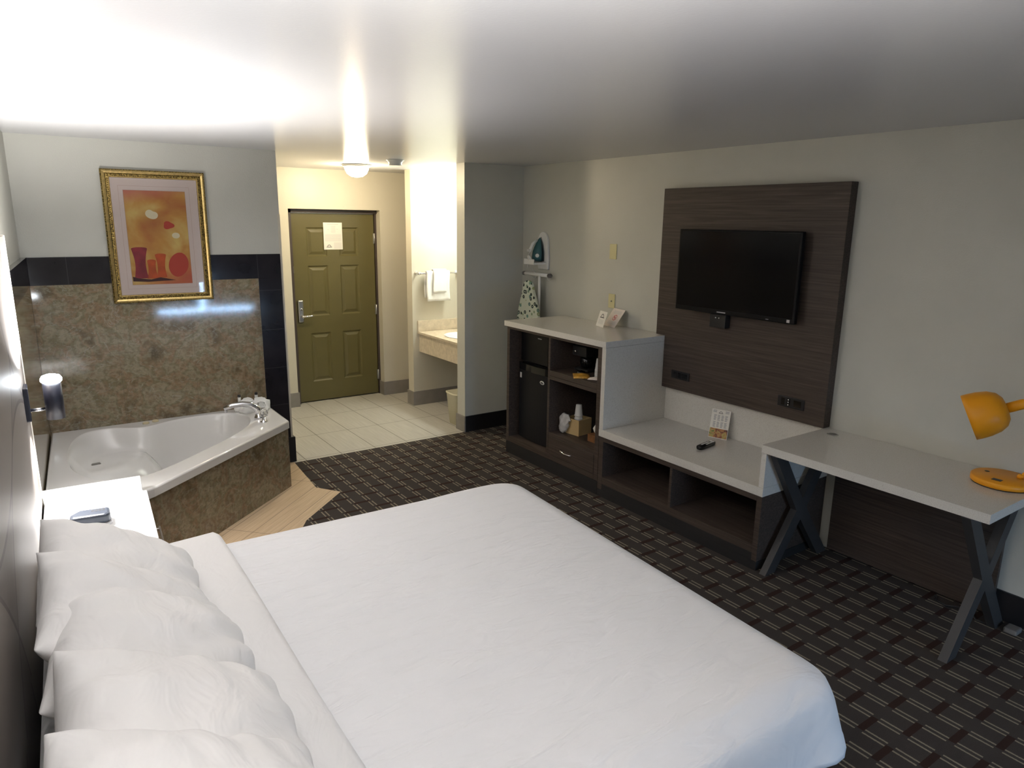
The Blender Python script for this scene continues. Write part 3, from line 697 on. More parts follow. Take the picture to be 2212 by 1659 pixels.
for i in range(9):
    u = -.05+.10*i/8; hh = .012*(1-abs(i-4)/4)**.5+.001
    rings.append([T @ Vector((u, vv, zz)) for vv, zz in ((-.075, .0), (-.04, hh*.9), (0, hh*1.3), (.04, hh*.9), (.075, .0), (0, .0))])
b.loops(rings); b.build('packet', M['snack'], pk)
b = MB(); rings = []
T = basis((3.375, 3.80, .829), (.6, -.8, 0), (.8, .6, 0), (0, 0, 1))
for i in range(7):
    u = -.045+.09*i/6; hh = .010*(1-abs(i-3)/3)**.5+.001
    rings.append([T @ Vector((u, vv, zz)) for vv, zz in ((-.045, 0), (0, hh*1.3), (.045, 0), (0, 0))])
b.loops(rings); tag(b.build('creamer_packet', M['paper_pink']), 'pale pink packet lying in front of the upper cup stack', 'packet')
tag(MB().lathe([(.03, 0), (.034, .006), (.030, .022), (.012, .026), (.0, .026)], (3.40, 3.985, .8285), (0, 0, 1), 18).build('coffee_pod', M['gloss_black']), 'dark round coffee pod beside the snack packet', 'pod')
# lower shelf: tan box, plastic bag, cups, tissue box
bx = thing('ice_bucket_box', 'tan open cardboard box on the lower shelf', 'box', (3.47, 4.10, .3265))
R = Matrix.Translation((3.475, 4.085, .3265)) @ Matrix.Rotation(math.radians(8), 4, 'Z')
b = MB()
def boxside(b, pts, t): b.prism(pts, 0, t)
w_, d_, h_ = .075, .075, .125
for (x0, x1, y0, y1) in ((-w_, -w_+.005, -d_, d_), (w_-.005, w_, -d_, d_), (-w_+.005, w_-.005, -d_, -d_+.005), (-w_+.005, w_-.005, d_-.005, d_)): b.box(x0, x1, y0, y1, 0, h_, R)
b.box(-w_+.005, w_-.005, -d_+.005, d_-.005, 0, .005, R); b.build('walls', M['tan'], bx)
cup_stack(3.47, 4.075, .365, 5, [f'white foam {o} of the stack rising from the tan box' for o in ord5], 'foam cups in the tan box', .026)
b = MB(); rings = []
for k in range(13):
    t_ = k/12; z = .335+.145*t_; rr = .020+.034*math.sin(PI*(.12+.80*(1-t_)))**.7
    rings.append([(3.372 + rr*.42*math.cos(a)*(1+.5*noise.noise(Vector((math.cos(a)*1.6, math.sin(a)*1.6, k*.55)))) + .02*t_,
                   4.150 - .012*t_ + rr*math.sin(a)*(1+.6*noise.noise(Vector((math.cos(a)*1.6+5, math.sin(a)*1.6, k*.5)))), z + .006*math.sin(3*a+k)) for a in [2*PI*i/24 for i in range(24)]])
b.loops(rings); tag(b.build('plastic_bag', M['bag']), 'crumpled clear plastic bag hanging over the side of the tan box', 'bag')
ti = thing('tissue_box', 'small brown tissue box in the corner of the lower shelf', 'tissue box', (3.45, 3.74, .3265))
MB().box(3.40, 3.52, 3.675, 3.88, .3265, .385).build('carton', M['brown_box'], ti, bevel=.002)
b = MB(); rings = [[(3.45+.03*math.cos(a)*s_, 3.815+.04*math.sin(a)*s_*(1+.3*math.sin(2*a+z*40)), z+.012*math.sin(3*a)*(1 if z > .4 else 0)) for a in [2*PI*i/12 for i in range(12)]] for z, s_ in ((.385, .5), (.40, .8), (.425, 1.1), (.455, .75))]
b.loops(rings, cap1=False); b.build('tissue', M['paper'], ti)

# ------------------------------------------------------------------ cards on the worktops
def easel(name, p0, p1, h, lean, label, cat, m):
    """card standing between bottom corners p0,p1, leaning back along +normal"""
    p0 = Vector(p0); p1 = Vector(p1); u = (p1-p0); w_ = u.length; u.normalize(); n = Vector((0, 0, 1)).cross(u).normalized()
    if n.x > 0: n = -n     # n faces the bed
    up = (Vector((0, 0, 1))*math.cos(lean) - n*math.sin(lean)).normalized(); nn = u.cross(up).normalized()
    if nn.dot(n) < 0: nn = -nn
    t = thing(name, label, cat, tuple((p0+p1)/2))
    F = lambda a, c, d=.0: tuple(p0 + u*a + up*c + nn*d)
    b = MB(); b.loops([[F(0, 0), F(w_, 0), F(w_, h), F(0, h)], [F(0, 0, .0012), F(w_, 0, .0012), F(w_, h, .0012), F(0, h, .0012)]], smooth=False)
    b.build('card', m, t)
    return t, F, w_, nn, up, u, p0
t, F, w_, *_ = easel('tent_card', (3.745, 4.225, 1.1445), (3.71, 4.100, 1.1445), .125, .30, 'small upright white card with a dark sun logo on the tall worktop', 'card', M['paper'])
b = MB(); fy = lambda u, v: F(u, v, .0018); sun_logo(b, w_*.5, .080, .026, fy); b.build('sun_logo', M['print_dark'], t)
b = MB()
for k in range(4): b.quad([fy(w_*.2, .052-k*.009), fy(w_*.8, .052-k*.009), fy(w_*.8, .055-k*.009), fy(w_*.2, .055-k*.009)])
b.build('printed_text', M['print_light'], t)
t, F, w_, *_ = easel('no_smoking_card', (3.815, 4.215, 1.1445), (3.78, 4.045, 1.1445), .165, .62, 'leaning white no smoking card with a red symbol on the tall worktop', 'card', M['paper_pink'])
b = MB(); fy = lambda u, v: F(u, v, .0018); cx, cz = w_*.55, .085
for k in range(24):
    a0, a1 = 2*PI*k/24, 2*PI*(k+1)/24
    b.quad([fy(cx+.020*math.cos(a0), cz+.020*math.sin(a0)), fy(cx+.026*math.cos(a0), cz+.026*math.sin(a0)), fy(cx+.026*math.cos(a1), cz+.026*math.sin(a1)), fy(cx+.020*math.cos(a1), cz+.020*math.sin(a1))])
b.quad([fy(cx-.017, cz+.011), fy(cx-.011, cz+.017), fy(cx+.017, cz-.011), fy(cx+.011, cz-.017)])
b.quad([fy(cx-.014, cz-.003), fy(cx+.014, cz-.003), fy(cx+.014, cz+.003), fy(cx-.014, cz+.003)]); b.build('no_smoking_symbol', M['print_red'], t)
for zs_ in ((.14, .13, .12), (.045, .035, .025)):
    b = MB()
    for z in zs_: b.quad([fy(w_*.2, z), fy(w_*.85, z), fy(w_*.85, z+.004), fy(w_*.2, z+.004)])
    b.build('printed_text', M['print_light'], t)
t, F, w_, *_ = easel('menu_card', (3.80, 3.070, .5075), (3.838, 2.942, .5075), .200, .22, 'menu card with a food photograph leaning on the low shelf', 'card', M['paper'])
fy = lambda u, v: F(u, v, .0018)
MB().quad([fy(.003, .004), fy(w_-.003, .004), fy(w_-.003, .068), fy(.003, .068)]).build('food_photograph', M['food'], t)
b = MB()
for c_ in range(4):
    for k in range(13):
        if k in (6,): continue
        u0 = w_*(.14+.20*c_); b.quad([fy(u0, .158-k*.0068), fy(u0+w_*.14*(1-.3*((k*7+c_) % 3)/3), .158-k*.0068), fy(u0+w_*.14*(1-.3*((k*7+c_) % 3)/3), .1615-k*.0068), fy(u0, .1615-k*.0068)])
for u0 in (.06, .72):
    for k in range(3): b.quad([fy(w_*u0, .190-k*.006), fy(w_*(u0+.2), .190-k*.006), fy(w_*(u0+.2), .193-k*.006), fy(w_*u0, .193-k*.006)])
b.build('printed_text', M['print'], t)
b = MB(); sun_logo(b, w_*.48, .176, .012, fy); b.build('sun_logo', M['print_dark'], t)
# remote control
rc = thing('remote_control', 'black remote control lying on the low quartz shelf before the menu card', 'remote', (3.59, 2.92, .5075))
T = basis((3.605, 2.923, .5075), Vector((.985, .17, 0)).normalized(), Vector((-.17, .985, 0)).normalized(), (0, 0, 1))
b = MB(); rings = []
for (z, k_) in ((0, .85), (.006, 1), (.018, 1), (.022, .9)):
    rg = []
    for i in range(28):
        a = 2*PI*i/28; ca, sa = math.cos(a), math.sin(a); mm = (abs(ca)**4+abs(sa)**4)**-.25
        rg.append(T @ Vector((.095*ca*mm*(1-.06*(1-k_)), .027*k_*sa*mm*(1-.08*math.cos(a)), z)))
    rings.append(rg)
b.loops(rings); b.build('body', M['gloss_black'], rc)
b = MB(); b.box(-.02, .055, -.016, -.006, .0222, .0235, T).box(-.045, -.015+.06, .003, .012, .0222, .0235, T).box(.062, .085, -.016, .016, .0222, .0235, T); b.build('button_strip', M['white'], rc)

# ------------------------------------------------------------------ desk lamp (orange)
dl = thing('desk_lamp', 'orange enamel desk lamp with bell shade on the right end of the desk', 'lamp', (3.74, 1.265, .757))
LB = (3.745, 1.268)
MB().lathe([(.128, 0), (.128, .004)], (LB[0], LB[1], .7575), (0, 0, 1), 48).build('felt_foot', M['black'], dl)
bs = MB().lathe([(.128, .0045), (.132, .009), (.132, .030), (.128, .034), (0, .035)], (LB[0], LB[1], .757), (0, 0, 1), 48).build('base', M['orange'], dl)
MB().lathe([(.011, 0), (.010, .0012)], (3.765, 1.345, .792), (0, 0, 1), 16).build('switch', M['black'], dl)
b = MB(); b.box(3.655, 3.685, 1.245, 1.285, .7915, .7932); b.build('charging_port', M['black'], dl, bevel=.0006)
SD = Vector((-.40, .80, -.42)).normalized()      # shade axis (points out of the mouth)
MP = Vector((3.42, 1.33, 1.118))
pr = [(.028, .150), (.050, .147), (.076, .130), (.093, .100), (.1015, .060), (.1035, .025), (.103, 0)]
sh = MB().lathe([(r, -h) for r, h in pr] + [(r-.003, -h+.0) for r, h in reversed(pr)], MP, SD, 40).build('shade', M['orange'], dl)
MB().lathe([(.012, -.075), (.026, -.085), (.030, -.11), (.022, -.13), (0, -.135)], MP, SD, 16).build('bulb', M['white'], sh)
nk = MB().lathe([(.022, -.145), (.0225, -.21), (.019, -.222), (.010, -.232), (.004, -.234)], MP, SD, 24).build('socket', M['orange'], dl)
N = MP - SD*.23
pts = [N + SD*.01, N - SD*.03, (3.665, 1.14, 1.275), (3.72, 1.06, 1.31), (3.79, 1.01, 1.28), (3.82, .99, 1.18), (3.83, 1.01, 1.04), (3.83, 1.07, .92), (3.82, 1.15, .845), (3.80, 1.205, .815), (3.795, 1.215, .79)]
MB().tube(pts, .0065, 10).lathe([(.014, 0), (.014, .010), (.008, .018)], (3.795, 1.215, .7915), (0, 0, 1), 16).build('arm', M['orange'], dl)

# ------------------------------------------------------------------ ironing board and iron on the TV wall
ib = thing('ironing_board', 'ironing board with flowered cover hanging behind the tall cabinet', 'ironing board', (3.76, 5.2, 0))
T = basis((3.775, 0, 0), (0, 1, 0), (0, 0, 1), (1, 0, 0))
out = []
for i in range(17):
    a = PI*i/16; out.append((5.215 + .075*math.cos(a)*1.0, 1.36 + .07*math.sin(a)))
body = [(5.40, .95), (5.45, .50), (5.45, .22), (4.98, .22), (4.98, .50), (5.03, .95)]
poly = out[:1] + out[1:] + [(5.06, 1.20), (5.035, 1.05)] + [(4.98, .50), (4.98, .22), (5.45, .22), (5.45, .50)] + [(5.385, 1.05), (5.345, 1.20)]
b = MB(); b.prism(poly, 0, .03, T); b.build('padded_cover', M['flower'], ib, bevel=.008)
b = MB(); b.tube([(3.835, 5.11, .35), (3.835, 5.11, 1.485)], .011).tube([(3.845, 5.16, .35), (3.845, 5.13, 1.485)], .010).tube([(3.84, 4.98, 1.485), (3.84, 5.345, 1.485)], .0165, 14); b.build('leg_frame', M['white'], ib)
for y0 in (4.955, 5.338): MB().tube([(3.84, y0, 1.485), (3.84, y0+.03, 1.485)], .019, 14).build('foot_cap', M['rubber'], ib)
ih = thing('iron_holder', 'white wall mounted iron holder above the ironing board', 'holder', (3.91, 5.22, 1.5))
T = basis((3.895, 0, 0), (0, 1, 0), (0, 0, 1), (1, 0, 0))
pl_ = [(5.16+.075*math.cos(PI*i/14), 1.765+.10*math.sin(PI*i/14)) for i in range(15)] + [(5.075, 1.62), (5.08, 1.53), (5.22, 1.53), (5.245, 1.62)]
b = MB(); b.prism(pl_, 0, .024, T); b.build('back_plate', M['white'], ih, bevel=.006)
b = MB(); b.box(3.76, 3.895, 5.10, 5.25, 1.575, 1.595).box(3.755, 3.765, 5.10, 5.25, 1.575, 1.625); b.build('cradle', M['white'], ih, bevel=.004)
for yy_ in (5.265, 5.045):
    b = MB(); b.tube([(3.905, yy_, 1.50+.02*0)] + [(3.89-.0*k, yy_+.022*math.sin(2*PI*k/12), 1.50-.03+.03*math.cos(2*PI*k/12)) for k in range(13)], .003, 6)
    b.build('hook', M['white'], ih)
ir = thing('clothes_iron', 'white and teal clothes iron standing in the wall holder', 'iron', (3.83, 5.18, 1.597))
# iron: sole toward the wall, tip up. profile in (x, z), swept in y
def iron_ring(z, xw, hw): # elliptical slices
    return [(3.885 - xw*(.5-.5*math.cos(2*PI*k/20)), 5.175 + hw*math.sin(2*PI*k/20), z) for k in range(20)]
b = MB(); b.loops([iron_ring(1.605, .075, .052), iron_ring(1.64, .078, .056), iron_ring(1.69, .070, .053), iron_ring(1.74, .052, .040), iron_ring(1.785, .03, .022), iron_ring(1.81, .012, .006)]); b.build('body', M['teal'], ir)
b = MB(); b.tube([(3.82, 5.175, 1.60), (3.775, 5.175, 1.61), (3.755, 5.178, 1.65), (3.77, 5.178, 1.70), (3.80, 5.176, 1.755), (3.845, 5.175, 1.79)], [.022, .020, .014, .014, .015, .010], 12)
b.box(3.745, 3.765, 5.165, 5.19, 1.69, 1.71); b.build('handle', M['white'], ir)
b = MB(); b.prism([(5.175+.056*math.cos(PI*k/12)*(1 if k in (0, 12) else 1), 1.60+.0*k) for k in (0,)] + [(5.231, 1.605), (5.229, 1.68), (5.212, 1.75), (5.175, 1.818), (5.138, 1.75), (5.121, 1.68), (5.119, 1.605)], 0, .006, basis((3.886, 0, 0), (0, 1, 0), (0, 0, 1), (1, 0, 0))); b.build('soleplate', M['steel'], ir)
MB().lathe([(.017, 0), (.017, .006), (.012, .009)], (3.815, 5.128, 1.655), (-.45, -.9, 0), 18).build('dial', M['white'], ir)
b = MB(); b.tube([(3.77, 5.18, 1.60), (3.765, 5.20, 1.57), (3.79, 5.235, 1.545), (3.85, 5.25, 1.53), (3.875, 5.235, 1.50)], .0035, 6); b.build('cord', M['white'], ir)

# ------------------------------------------------------------------ bath tub
ZT = .510
tub = thing('bathtub', 'white corner bathtub with tiled apron', 'bathtub', (.75, 4.9, 0))
outer = [(xl(4.05)+.036, 4.045), (.405, 4.045), (.455, 4.075), (1.478, 4.985), (1.478, TY-.003), (xl(TY)+.034, TY-.003)]
basin = catmull([(.13, 5.20), (.22, 5.41), (.37, 5.45), (.57, 5.36), (.78, 5.44), (1.0, 5.47), (1.19, 5.42), (1.26, 5.24), (1.20, 5.02), (1.02, 4.79), (.80, 4.58), (.60, 4.40), (.42, 4.29), (.24, 4.33), (.12, 4.55), (.09, 4.85)], 5)
cxb, cyb = .66, 4.95
def basin_z(x, y):
    seat = sstep(.46, .30, math.hypot((x-.16)*.8, (y-5.22))) 
    seat2 = sstep(.30, .18, math.hypot(x-.22, y-4.45))
    return .13 + .24*max(seat, 0) + .12*seat2
def inset_poly(P, d):
    n = len(P); out = []
    ctr = Vector((sum(p[0] for p in P)/n, sum(p[1] for p in P)/n))
    for i in range(n):
        a, p, c_ = Vector(P[i-1]), Vector(P[i]), Vector(P[(i+1) % n])
        e1 = (p-a).normalized(); e2 = (c_-p).normalized(); n1 = Vector((-e1.y, e1.x)); n2 = Vector((-e2.y, e2.x))
        m_ = (n1+n2); k = d/ max(.3, m_.dot(n1)); out.append(tuple(p + m_*k))
    return out
b = MB(); bm = b.bm
o_in = inset_poly(outer, .012); o_mid = inset_poly(outer, .003)
def vring(pts, z): return [bm.verts.new((x, y, z)) for x, y in pts]
def link(A, B, sm=True):
    n = len(A)
    for i in range(n):
        f = bm.faces.new((A[i], A[(i+1) % n], B[(i+1) % n], B[i])); f.smooth = sm
vo = vring(o_in, ZT); vi = vring(basin, ZT)
eo = [bm.edges.new((vo[i], vo[(i+1) % len(vo)])) for i in range(len(vo))]; ei = [bm.edges.new((vi[i], vi[(i+1) % len(vi)])) for i in range(len(vi))]
bmesh.ops.triangle_fill(bm, edges=eo+ei, use_beauty=True)
v1 = vring(o_mid, ZT-.003); v2 = vring(outer, ZT-.012); v3 = vring(outer, ZT-.056); v4 = vring(inset_poly(outer, .015), ZT-.056)
link(vo, v1); link(v1, v2); link(v2, v3, False); link(v3, v4, False)
prev = vi
for k, t_ in enumerate((.985, .965, .94, .915, .885, .85, .80, .72, .6, .45, .3, .15)):
    ringp = []
    for (x, y) in basin:
        X = cxb+(x-cxb)*t_; Y = cyb+(y-cyb)*t_
        zf = basin_z(X, Y); d = sstep(1.0, .80, t_)
        z = ZT + (zf-ZT)*(d**.8) - .002*(t_ < 1)
        ringp.append(bm.verts.new((X, Y, z)))
    link(prev, ringp); prev = ringp
cv = bm.verts.new((cxb, cyb, .128))
for i in range(len(prev)): f = bm.faces.new((prev[i], prev[(i+1) % len(prev)], cv)); f.smooth = True
from mathutils.bvhtree import BVHTree
bvh = BVHTree.FromBMesh(b.bm)
gh, gn = bvh.ray_cast(Vector((.24, 5.12, .49)), Vector((0, 0, -1)))[:2]
b.build('tub_shell', M['acrylic'], tub)
ap = [(xl(4.05)+.05, 4.062), (.40, 4.062), (.448, 4.09), (1.470, 4.993), (1.470, TY-.004)]
ap2 = [(xl(4.05)+.05, 4.082), (.393, 4.082), (.436, 4.104), (1.450, 5.002), (1.450, TY-.004)]
MB().prism(ap + ap2[::-1], .001, ZT-.057).build('apron', M['marble_apron'], tub)
g2 = bvh.ray_cast(Vector((.28, 5.12, .49)), Vector((0, 0, -1)))[0]; g3 = bvh.ray_cast(Vector((.24, 5.16, .49)), Vector((0, 0, -1)))[0]
gn = (g2-gh).cross(g3-gh).normalized()
if gn.z < 0: gn = -gn
gx = Vector((1, .12, 0)); gx = (gx - gn*gx.dot(gn)).normalized()
MB().box(-.035, .035, -.016, .016, -.003, .004, basis(gh, gx, gn.cross(gx), gn)).build('overflow_grate', M['drain'], tub)
b = MB()
for (x, y) in ((.60, 5.425), (.665, 5.45)): b.lathe([(.022, 0), (.022, .008), (.016, .012), (0, .013)], (x, y+.02, ZT), (0, 0, 1), 18)
b.build('air_control', M['beige'], tub)
# faucet
b = MB(); fx, fyy = 1.315, 5.17
b.lathe([(.034, 0), (.034, .008), (.026, .02), (.024, .05)], (fx, fyy, ZT), (0, 0, 1), 20)
b.tube([(fx, fyy, ZT+.03), (fx-.01, fyy, ZT+.075), (fx-.05, fyy+.006, ZT+.105), (fx-.11, fyy+.014, ZT+.118), (fx-.175, fyy+.022, ZT+.115), (fx-.235, fyy+.03, ZT+.098)], [.024, .026, .023, .020, .019, .018], 14)
b.lathe([(.012, 0), (.012, .03)], (fx-.222, fyy+.028, ZT+.068), (0, 0, 1), 12)
fc = b.build('spout', M['chrome'], tub)
for (x, y) in ((1.315, 5.045), (1.365, 5.285)):
    kb = MB().lathe([(.026, 0), (.026, .006), (.012, .012), (.010, .04)], (x, y, ZT), (0, 0, 1), 16).build('tap_base', M['chrome'], tub)
    b = MB(); b.lathe([(.012, .0), (.030, .012), (.034, .03), (.028, .048), (.010, .055)], (x, y, ZT+.036), (0, 0, 1), 9, smooth=False); b.build('tap_knob', M['crystal'], kb)
# crumpled towel and toiletries on the tub corner
b = MB(); rings = []
nA = 44
for k, (s_, z) in enumerate(((1.0, .0), (1.03, .012), (1.0, .030), (.9, .045), (.75, .055), (.5, .06), (.25, .058), (.05, .055))):
    rg = []
    for i in range(nA):
        a = 2*PI*i/nA
        rr = 1 + .12*math.sin(5*a+.7) + .09*math.sin(11*a+k*.7)
        x = 1.345 + .125*s_*rr*math.cos(a); y = 5.415 + .088*s_*rr*math.sin(a)
        y = min(y, TY-.008); x = min(x, 1.468)
        rg.append((x, y, ZT+.001 + z*(1+.45*math.sin(3*a+1.2)+.25*math.sin(7*a+k)) ))
    rings.append(rg)
b.loops(rings); tag(b.build('folded_washcloth', M['towel']), 'crumpled white washcloth on the tub corner behind the faucet', 'towel')
def bottle(x, y, z, label, cap):
    t = thing('toiletry_bottle', label, 'bottle', (x, y, z))
    MB().lathe([(.0115, 0), (.012, .003), (.012, .040), (.006, .046)], (x, y, z), (0, 0, 1), 16).build('body', M['white'], t)
    MB().lathe([(.0115, .041), (.0115, .058), (.0, .0585)], (x, y, z), (0, 0, 1), 16).build('cap', M['black'], t)
bottle(1.255, 5.47, .572, 'small white toiletry bottle with black cap, left one on the washcloth', 1)
bottle(1.385, 5.485, .572, 'small toiletry bottle with black cap, right one on the washcloth', 1)
tag(MB().box(1.295, 1.335, 5.455, 5.485, .572, .590).build('soap_packet', M['print_red'], bevel=.004), 'small red soap packet between the two toiletry bottles', 'packet')

# ------------------------------------------------------------------ framed painting
pf = thing('framed_painting', 'framed abstract painting of red vases in an ornate gold frame', 'painting', (.82, 5.53, 1.37))
FX0, FX1, FZ0, FZ1 = .495, 1.140, 1.366, 2.257
FB = TY-.004; T = None
prof = [(0, 0), (0, .018), (.008, .024), (.016, .030), (.026, .026), (.032, .016), (.046, .018), (.052, .012), (.056, 0)]
b = MB(); rings = []
for d, h in prof: rings.append([(FX0+d, FB-h, FZ0+d), (FX1-d, FB-h, FZ0+d), (FX1-d, FB-h, FZ1-d), (FX0+d, FB-h, FZ1-d)])
for k in range(len(rings)-1):
    b.mi = (0, 0, 1, 1, 0, 0, 1, 0)[k]; b.loops(rings[k:k+2], cap0=False, cap1=False, smooth=False)
fm = b.build('frame', [M['gold'], M['gold_bright']], pf)
b = MB()      # beaded inner moulding
def bead(x, z): b.lathe([(.0045, 0), (.0035, .003), (0, .0042)], (x, FB-.017, z), (0, -1, 0), 6)
for i in range(40): bead(FX0+.045+(FX1-FX0-.09)*i/39, FZ0+.040); bead(FX0+.045+(FX1-FX0-.09)*i/39, FZ1-.040)
for i in range(56): bead(FX0+.040, FZ0+.045+(FZ1-FZ0-.09)*i/55); bead(FX1-.040, FZ0+.045+(FZ1-FZ0-.09)*i/55)
b.build('beading', M['gold'], fm)
MB().box(FX0+.03, FX1-.03, FB-.008, FB, FZ0+.03, FZ1-.03).build('mat_board', M['mat_board'], pf)
AX0, AX1, AZ0, AZ1 = .622, 1.005, 1.488, 2.123
b = MB(); yq = FB-.0084
for d, w2 in ((.030, .0012), (.002, .002)):
    for (x0, x1, z0, z1) in ((AX0-d, AX1+d, AZ1+d-w2, AZ1+d), (AX0-d, AX1+d, AZ0-d, AZ0-d+w2), (AX0-d, AX0-d+w2, AZ0-d, AZ1+d), (AX1+d-w2, AX1+d, AZ0-d, AZ1+d)): b.quad([(x0, yq, z0), (x1, yq, z0), (x1, yq, z1), (x0, yq, z1)])
b.build('mat_bevel', M['mat_line'], pf)
ar_ = MB().box(AX0, AX1, FB-.0095, FB-.008, AZ0, AZ1).build('painting_print', M['art'], pf)
ya = FB-.0100
def shape(name, pts, m, d=0):
    b = MB(); b.loops([[(x, ya-d, z) for x, z in pts], [(x, ya-d-.0004, z) for x, z in pts]], smooth=False); return b.build(name, m, ar_)
def blob(cx, cz, rx, rz, f=lambda a: 1): return [(cx+rx*f(2*PI*i/28)*math.cos(2*PI*i/28), cz+rz*f(2*PI*i/28)*math.sin(2*PI*i/28)) for i in range(28)]
shape('cream_pebble', blob(.782, 1.966, .036, .034, lambda a: 1+.12*math.cos(2*a+.8)-.22*max(0, math.cos(a-1.1))**6), M['cream'])
shape('red_pebble', blob(.882, 1.893, .034, .026, lambda a: 1+.15*math.cos(3*a+.4)), M['red1'])
shape('cream_pebble', blob(.924, 1.823, .023, .022, lambda a: 1+.1*math.cos(2*a)), M['cream'])
def vase(cx, z0, z1, w0, w1, m, nm):
    n = 9; L = []; 
    for i in range(n):
        t_ = i/(n-1); w_ = w0*(1-t_) + w1*t_ - .013*math.sin(PI*t_)*(w1/.045); L.append((cx-w_, z0+(z1-z0)*t_))
    top = [(cx + w1*math.cos(PI-PI*k/8)*.98, z1+.010*math.sin(PI*k/8)) for k in range(1, 8)]
    Rr = [(2*cx-x, z) for x, z in reversed(L)]
    shape(nm, L+top+Rr, m)
vase(.682, 1.530, 1.735, .044, .050, M['maroon'], 'maroon_vase'); vase(.752, 1.528, 1.650, .036, .028, M['orange_p'], 'small_orange_vase'); vase(.812, 1.535, 1.690, .032, .036, M['orange_p'], 'orange_vase')
shape('red_disc', blob(.925, 1.620, .062, .088, lambda a: 1+.1*math.cos(2*a-1)), M['red1'])
shape('ground_shadow', [(.626, 1.545), (.66, 1.532), (.74, 1.522), (.80, 1.535), (.90, 1.512), (.82, 1.510), (.72, 1.506), (.626, 1.512)], M['darkred'], .0005)
MB().box(FX0+.052, FX1-.052, FB-.0135, FB-.0125, FZ0+.052, FZ1-.052).build('glazing', M['glass'], pf)

# ------------------------------------------------------------------ headboard, sconces, nightstand
def hb(y, d=0): return xh(y)+d
HY0, HY1 = .15, 3.77
hd = thing('headboard', 'wide grey patterned headboard panel along the left wall behind the pillows', 'headboard', (xh(2.0), 2.0, .55))
MB().prism([(hb(HY0), HY0), (hb(HY1), HY1), (hb(HY1, -.03), HY1), (hb(HY0, -.03), HY0)], .64, 1.862).build('panel', M['headboard'], hd)
MB().prism([(hb(HY1, .004), HY1+.001), (hb(HY1, .004), HY1+.016), (hb(HY1, -.034), HY1+.016), (hb(HY1, -.034), HY1+.001)], .66, 1.866).build('edge_trim', M['trim'], hd, bevel=.003)
MB().prism([(hb(HY0, -.031), HY0+.1), (hb(HY1, -.031), HY1-.1), (xl(HY1)+.002, HY1-.1), (xl(HY0)+.002, HY0+.1)], .7, 1.8).build('batten', M['wood'], hd)
MB().prism([(hb(1.0, -.005), 1.0), (hb(2.97, -.005), 2.97), (hb(2.97, -.03), 2.97), (hb(1.0, -.03), 1.0)], .1, .638).build('lower_panel', M['headboard'], hd)
def sconce(y, label):
    x0 = hb(y); sx = x0 + .105
    t = thing('wall_sconce', label, 'sconce', (x0, y, 1.15))
    MB().box(x0-.008, x0+.016, y-.055, y+.055, 1.085, 1.235).build('wall_plate', M['navy'], t, bevel=.006)
    MB().tube([(x0+.014, y, 1.125), (sx-.034, y, 1.125)], .0075, 12).build('arm', M['chrome'], t)
    MB().lathe([(.031, 0), (.036, .0), (.036, .165), (.031, .165), (.031, .155), (.031, .010)], (sx, y, 1.078), (0, 0, 1), 30, cap=False).build('body', M['navy'], t)
    MB().lathe([(.038, .0), (.041, .004), (.041, .014), (.034, .026), (.018, .032), (0, .034)], (sx, y, 1.2432), (0, 0, 1), 24).build('led_and_bloom', M['lamp_glow'], t)  # upper LED swelled into a dome wider than the body to imitate bloom
    MB().lathe([(0, 0), (.0305, 0), (.0305, .004), (0, .004)], (sx, y, 1.079), (0, 0, 1), 24).build('lower_led_disc', M['lamp_glow'], t)
    for z, up, pw in ((1.285, 1, SC_UP), (1.076, 0, SC_DN)):
        ld = bpy.data.lights.new('sconce_light', 'SPOT'); ld.energy = pw; ld.color = (1.0, .97, .95); ld.spot_size = math.radians(146 if up else 120); ld.spot_blend = .6; ld.shadow_soft_size = .028
        lo = bpy.data.objects.new('sconce_light', ld); C.objects.link(lo); lo.location = (sx, y, z); lo.rotation_euler = (PI if up else 0, 0, 0)
SC_UP, SC_DN = 215, 42
sconce(3.60, 'black cylinder wall sconce glowing over the nightstand')
sconce(.42, 'black cylinder wall sconce at the near end of the headboard')
ns = thing('nightstand', 'white topped nightstand between the bed and the bathtub', 'nightstand', (.15, 3.6, 0))
def qd(y0, y1, x1a, x1b, d=.002): return [(hb(y0, d), y0), (x1a, y0), (x1b, y1), (hb(y1, d), y1)]
MB().prism([(hb(3.13, .002), 3.13), (.345, 3.115), (.383, 3.735), (.366, 3.737), (.366, 3.76), (hb(3.76, .006), 3.765)], .585, .622).build('top', M['ns_top'], ns, bevel=.002)
MB().prism([(hb(HY1, .008), 3.792), (.366, 3.762), (.388, 4.015), (-.055, 4.035)], .575, .610).build('rear_ledge', M['ns_top'], ns, bevel=.002)
MB().prism([(hb(3.14, .004), 3.14), (.330, 3.13), (.367, 3.72), (hb(3.72, .004), 3.73)], .16, .584).build('body', M['ns_body'], ns)
for z0, z1 in ((.375, .578), (.165, .37)):
    T = basis((.3315, 3.135, 0), Vector((.062, 1, 0)).normalized(), (0, 0, 1), Vector((1, -.062, 0)).normalized())
    d_ = MB().box(.006, .578, z0, z1, .001, .016, T).build('drawer', M['ns_body'], ns, bevel=.001)
    zc = (z0+z1)/2+.03
    b = MB()
    for a in (.22, .36): b.tube([T @ Vector((a, zc, .014)), T @ Vector((a, zc, .040))], .004, 8)
    b.box(.20, .38, zc-.005, zc+.005, .038, .046, T); b.build('drawer_handle', M['steel'], d_, bevel=.001)
ck = thing('alarm_clock', 'slate blue alarm clock on the nightstand behind the pillows', 'clock', (.12, 3.43, .622))
T = Matrix.Translation((.125, 3.42, .6225)) @ Matrix.Rotation(math.radians(-8), 4, 'Z')
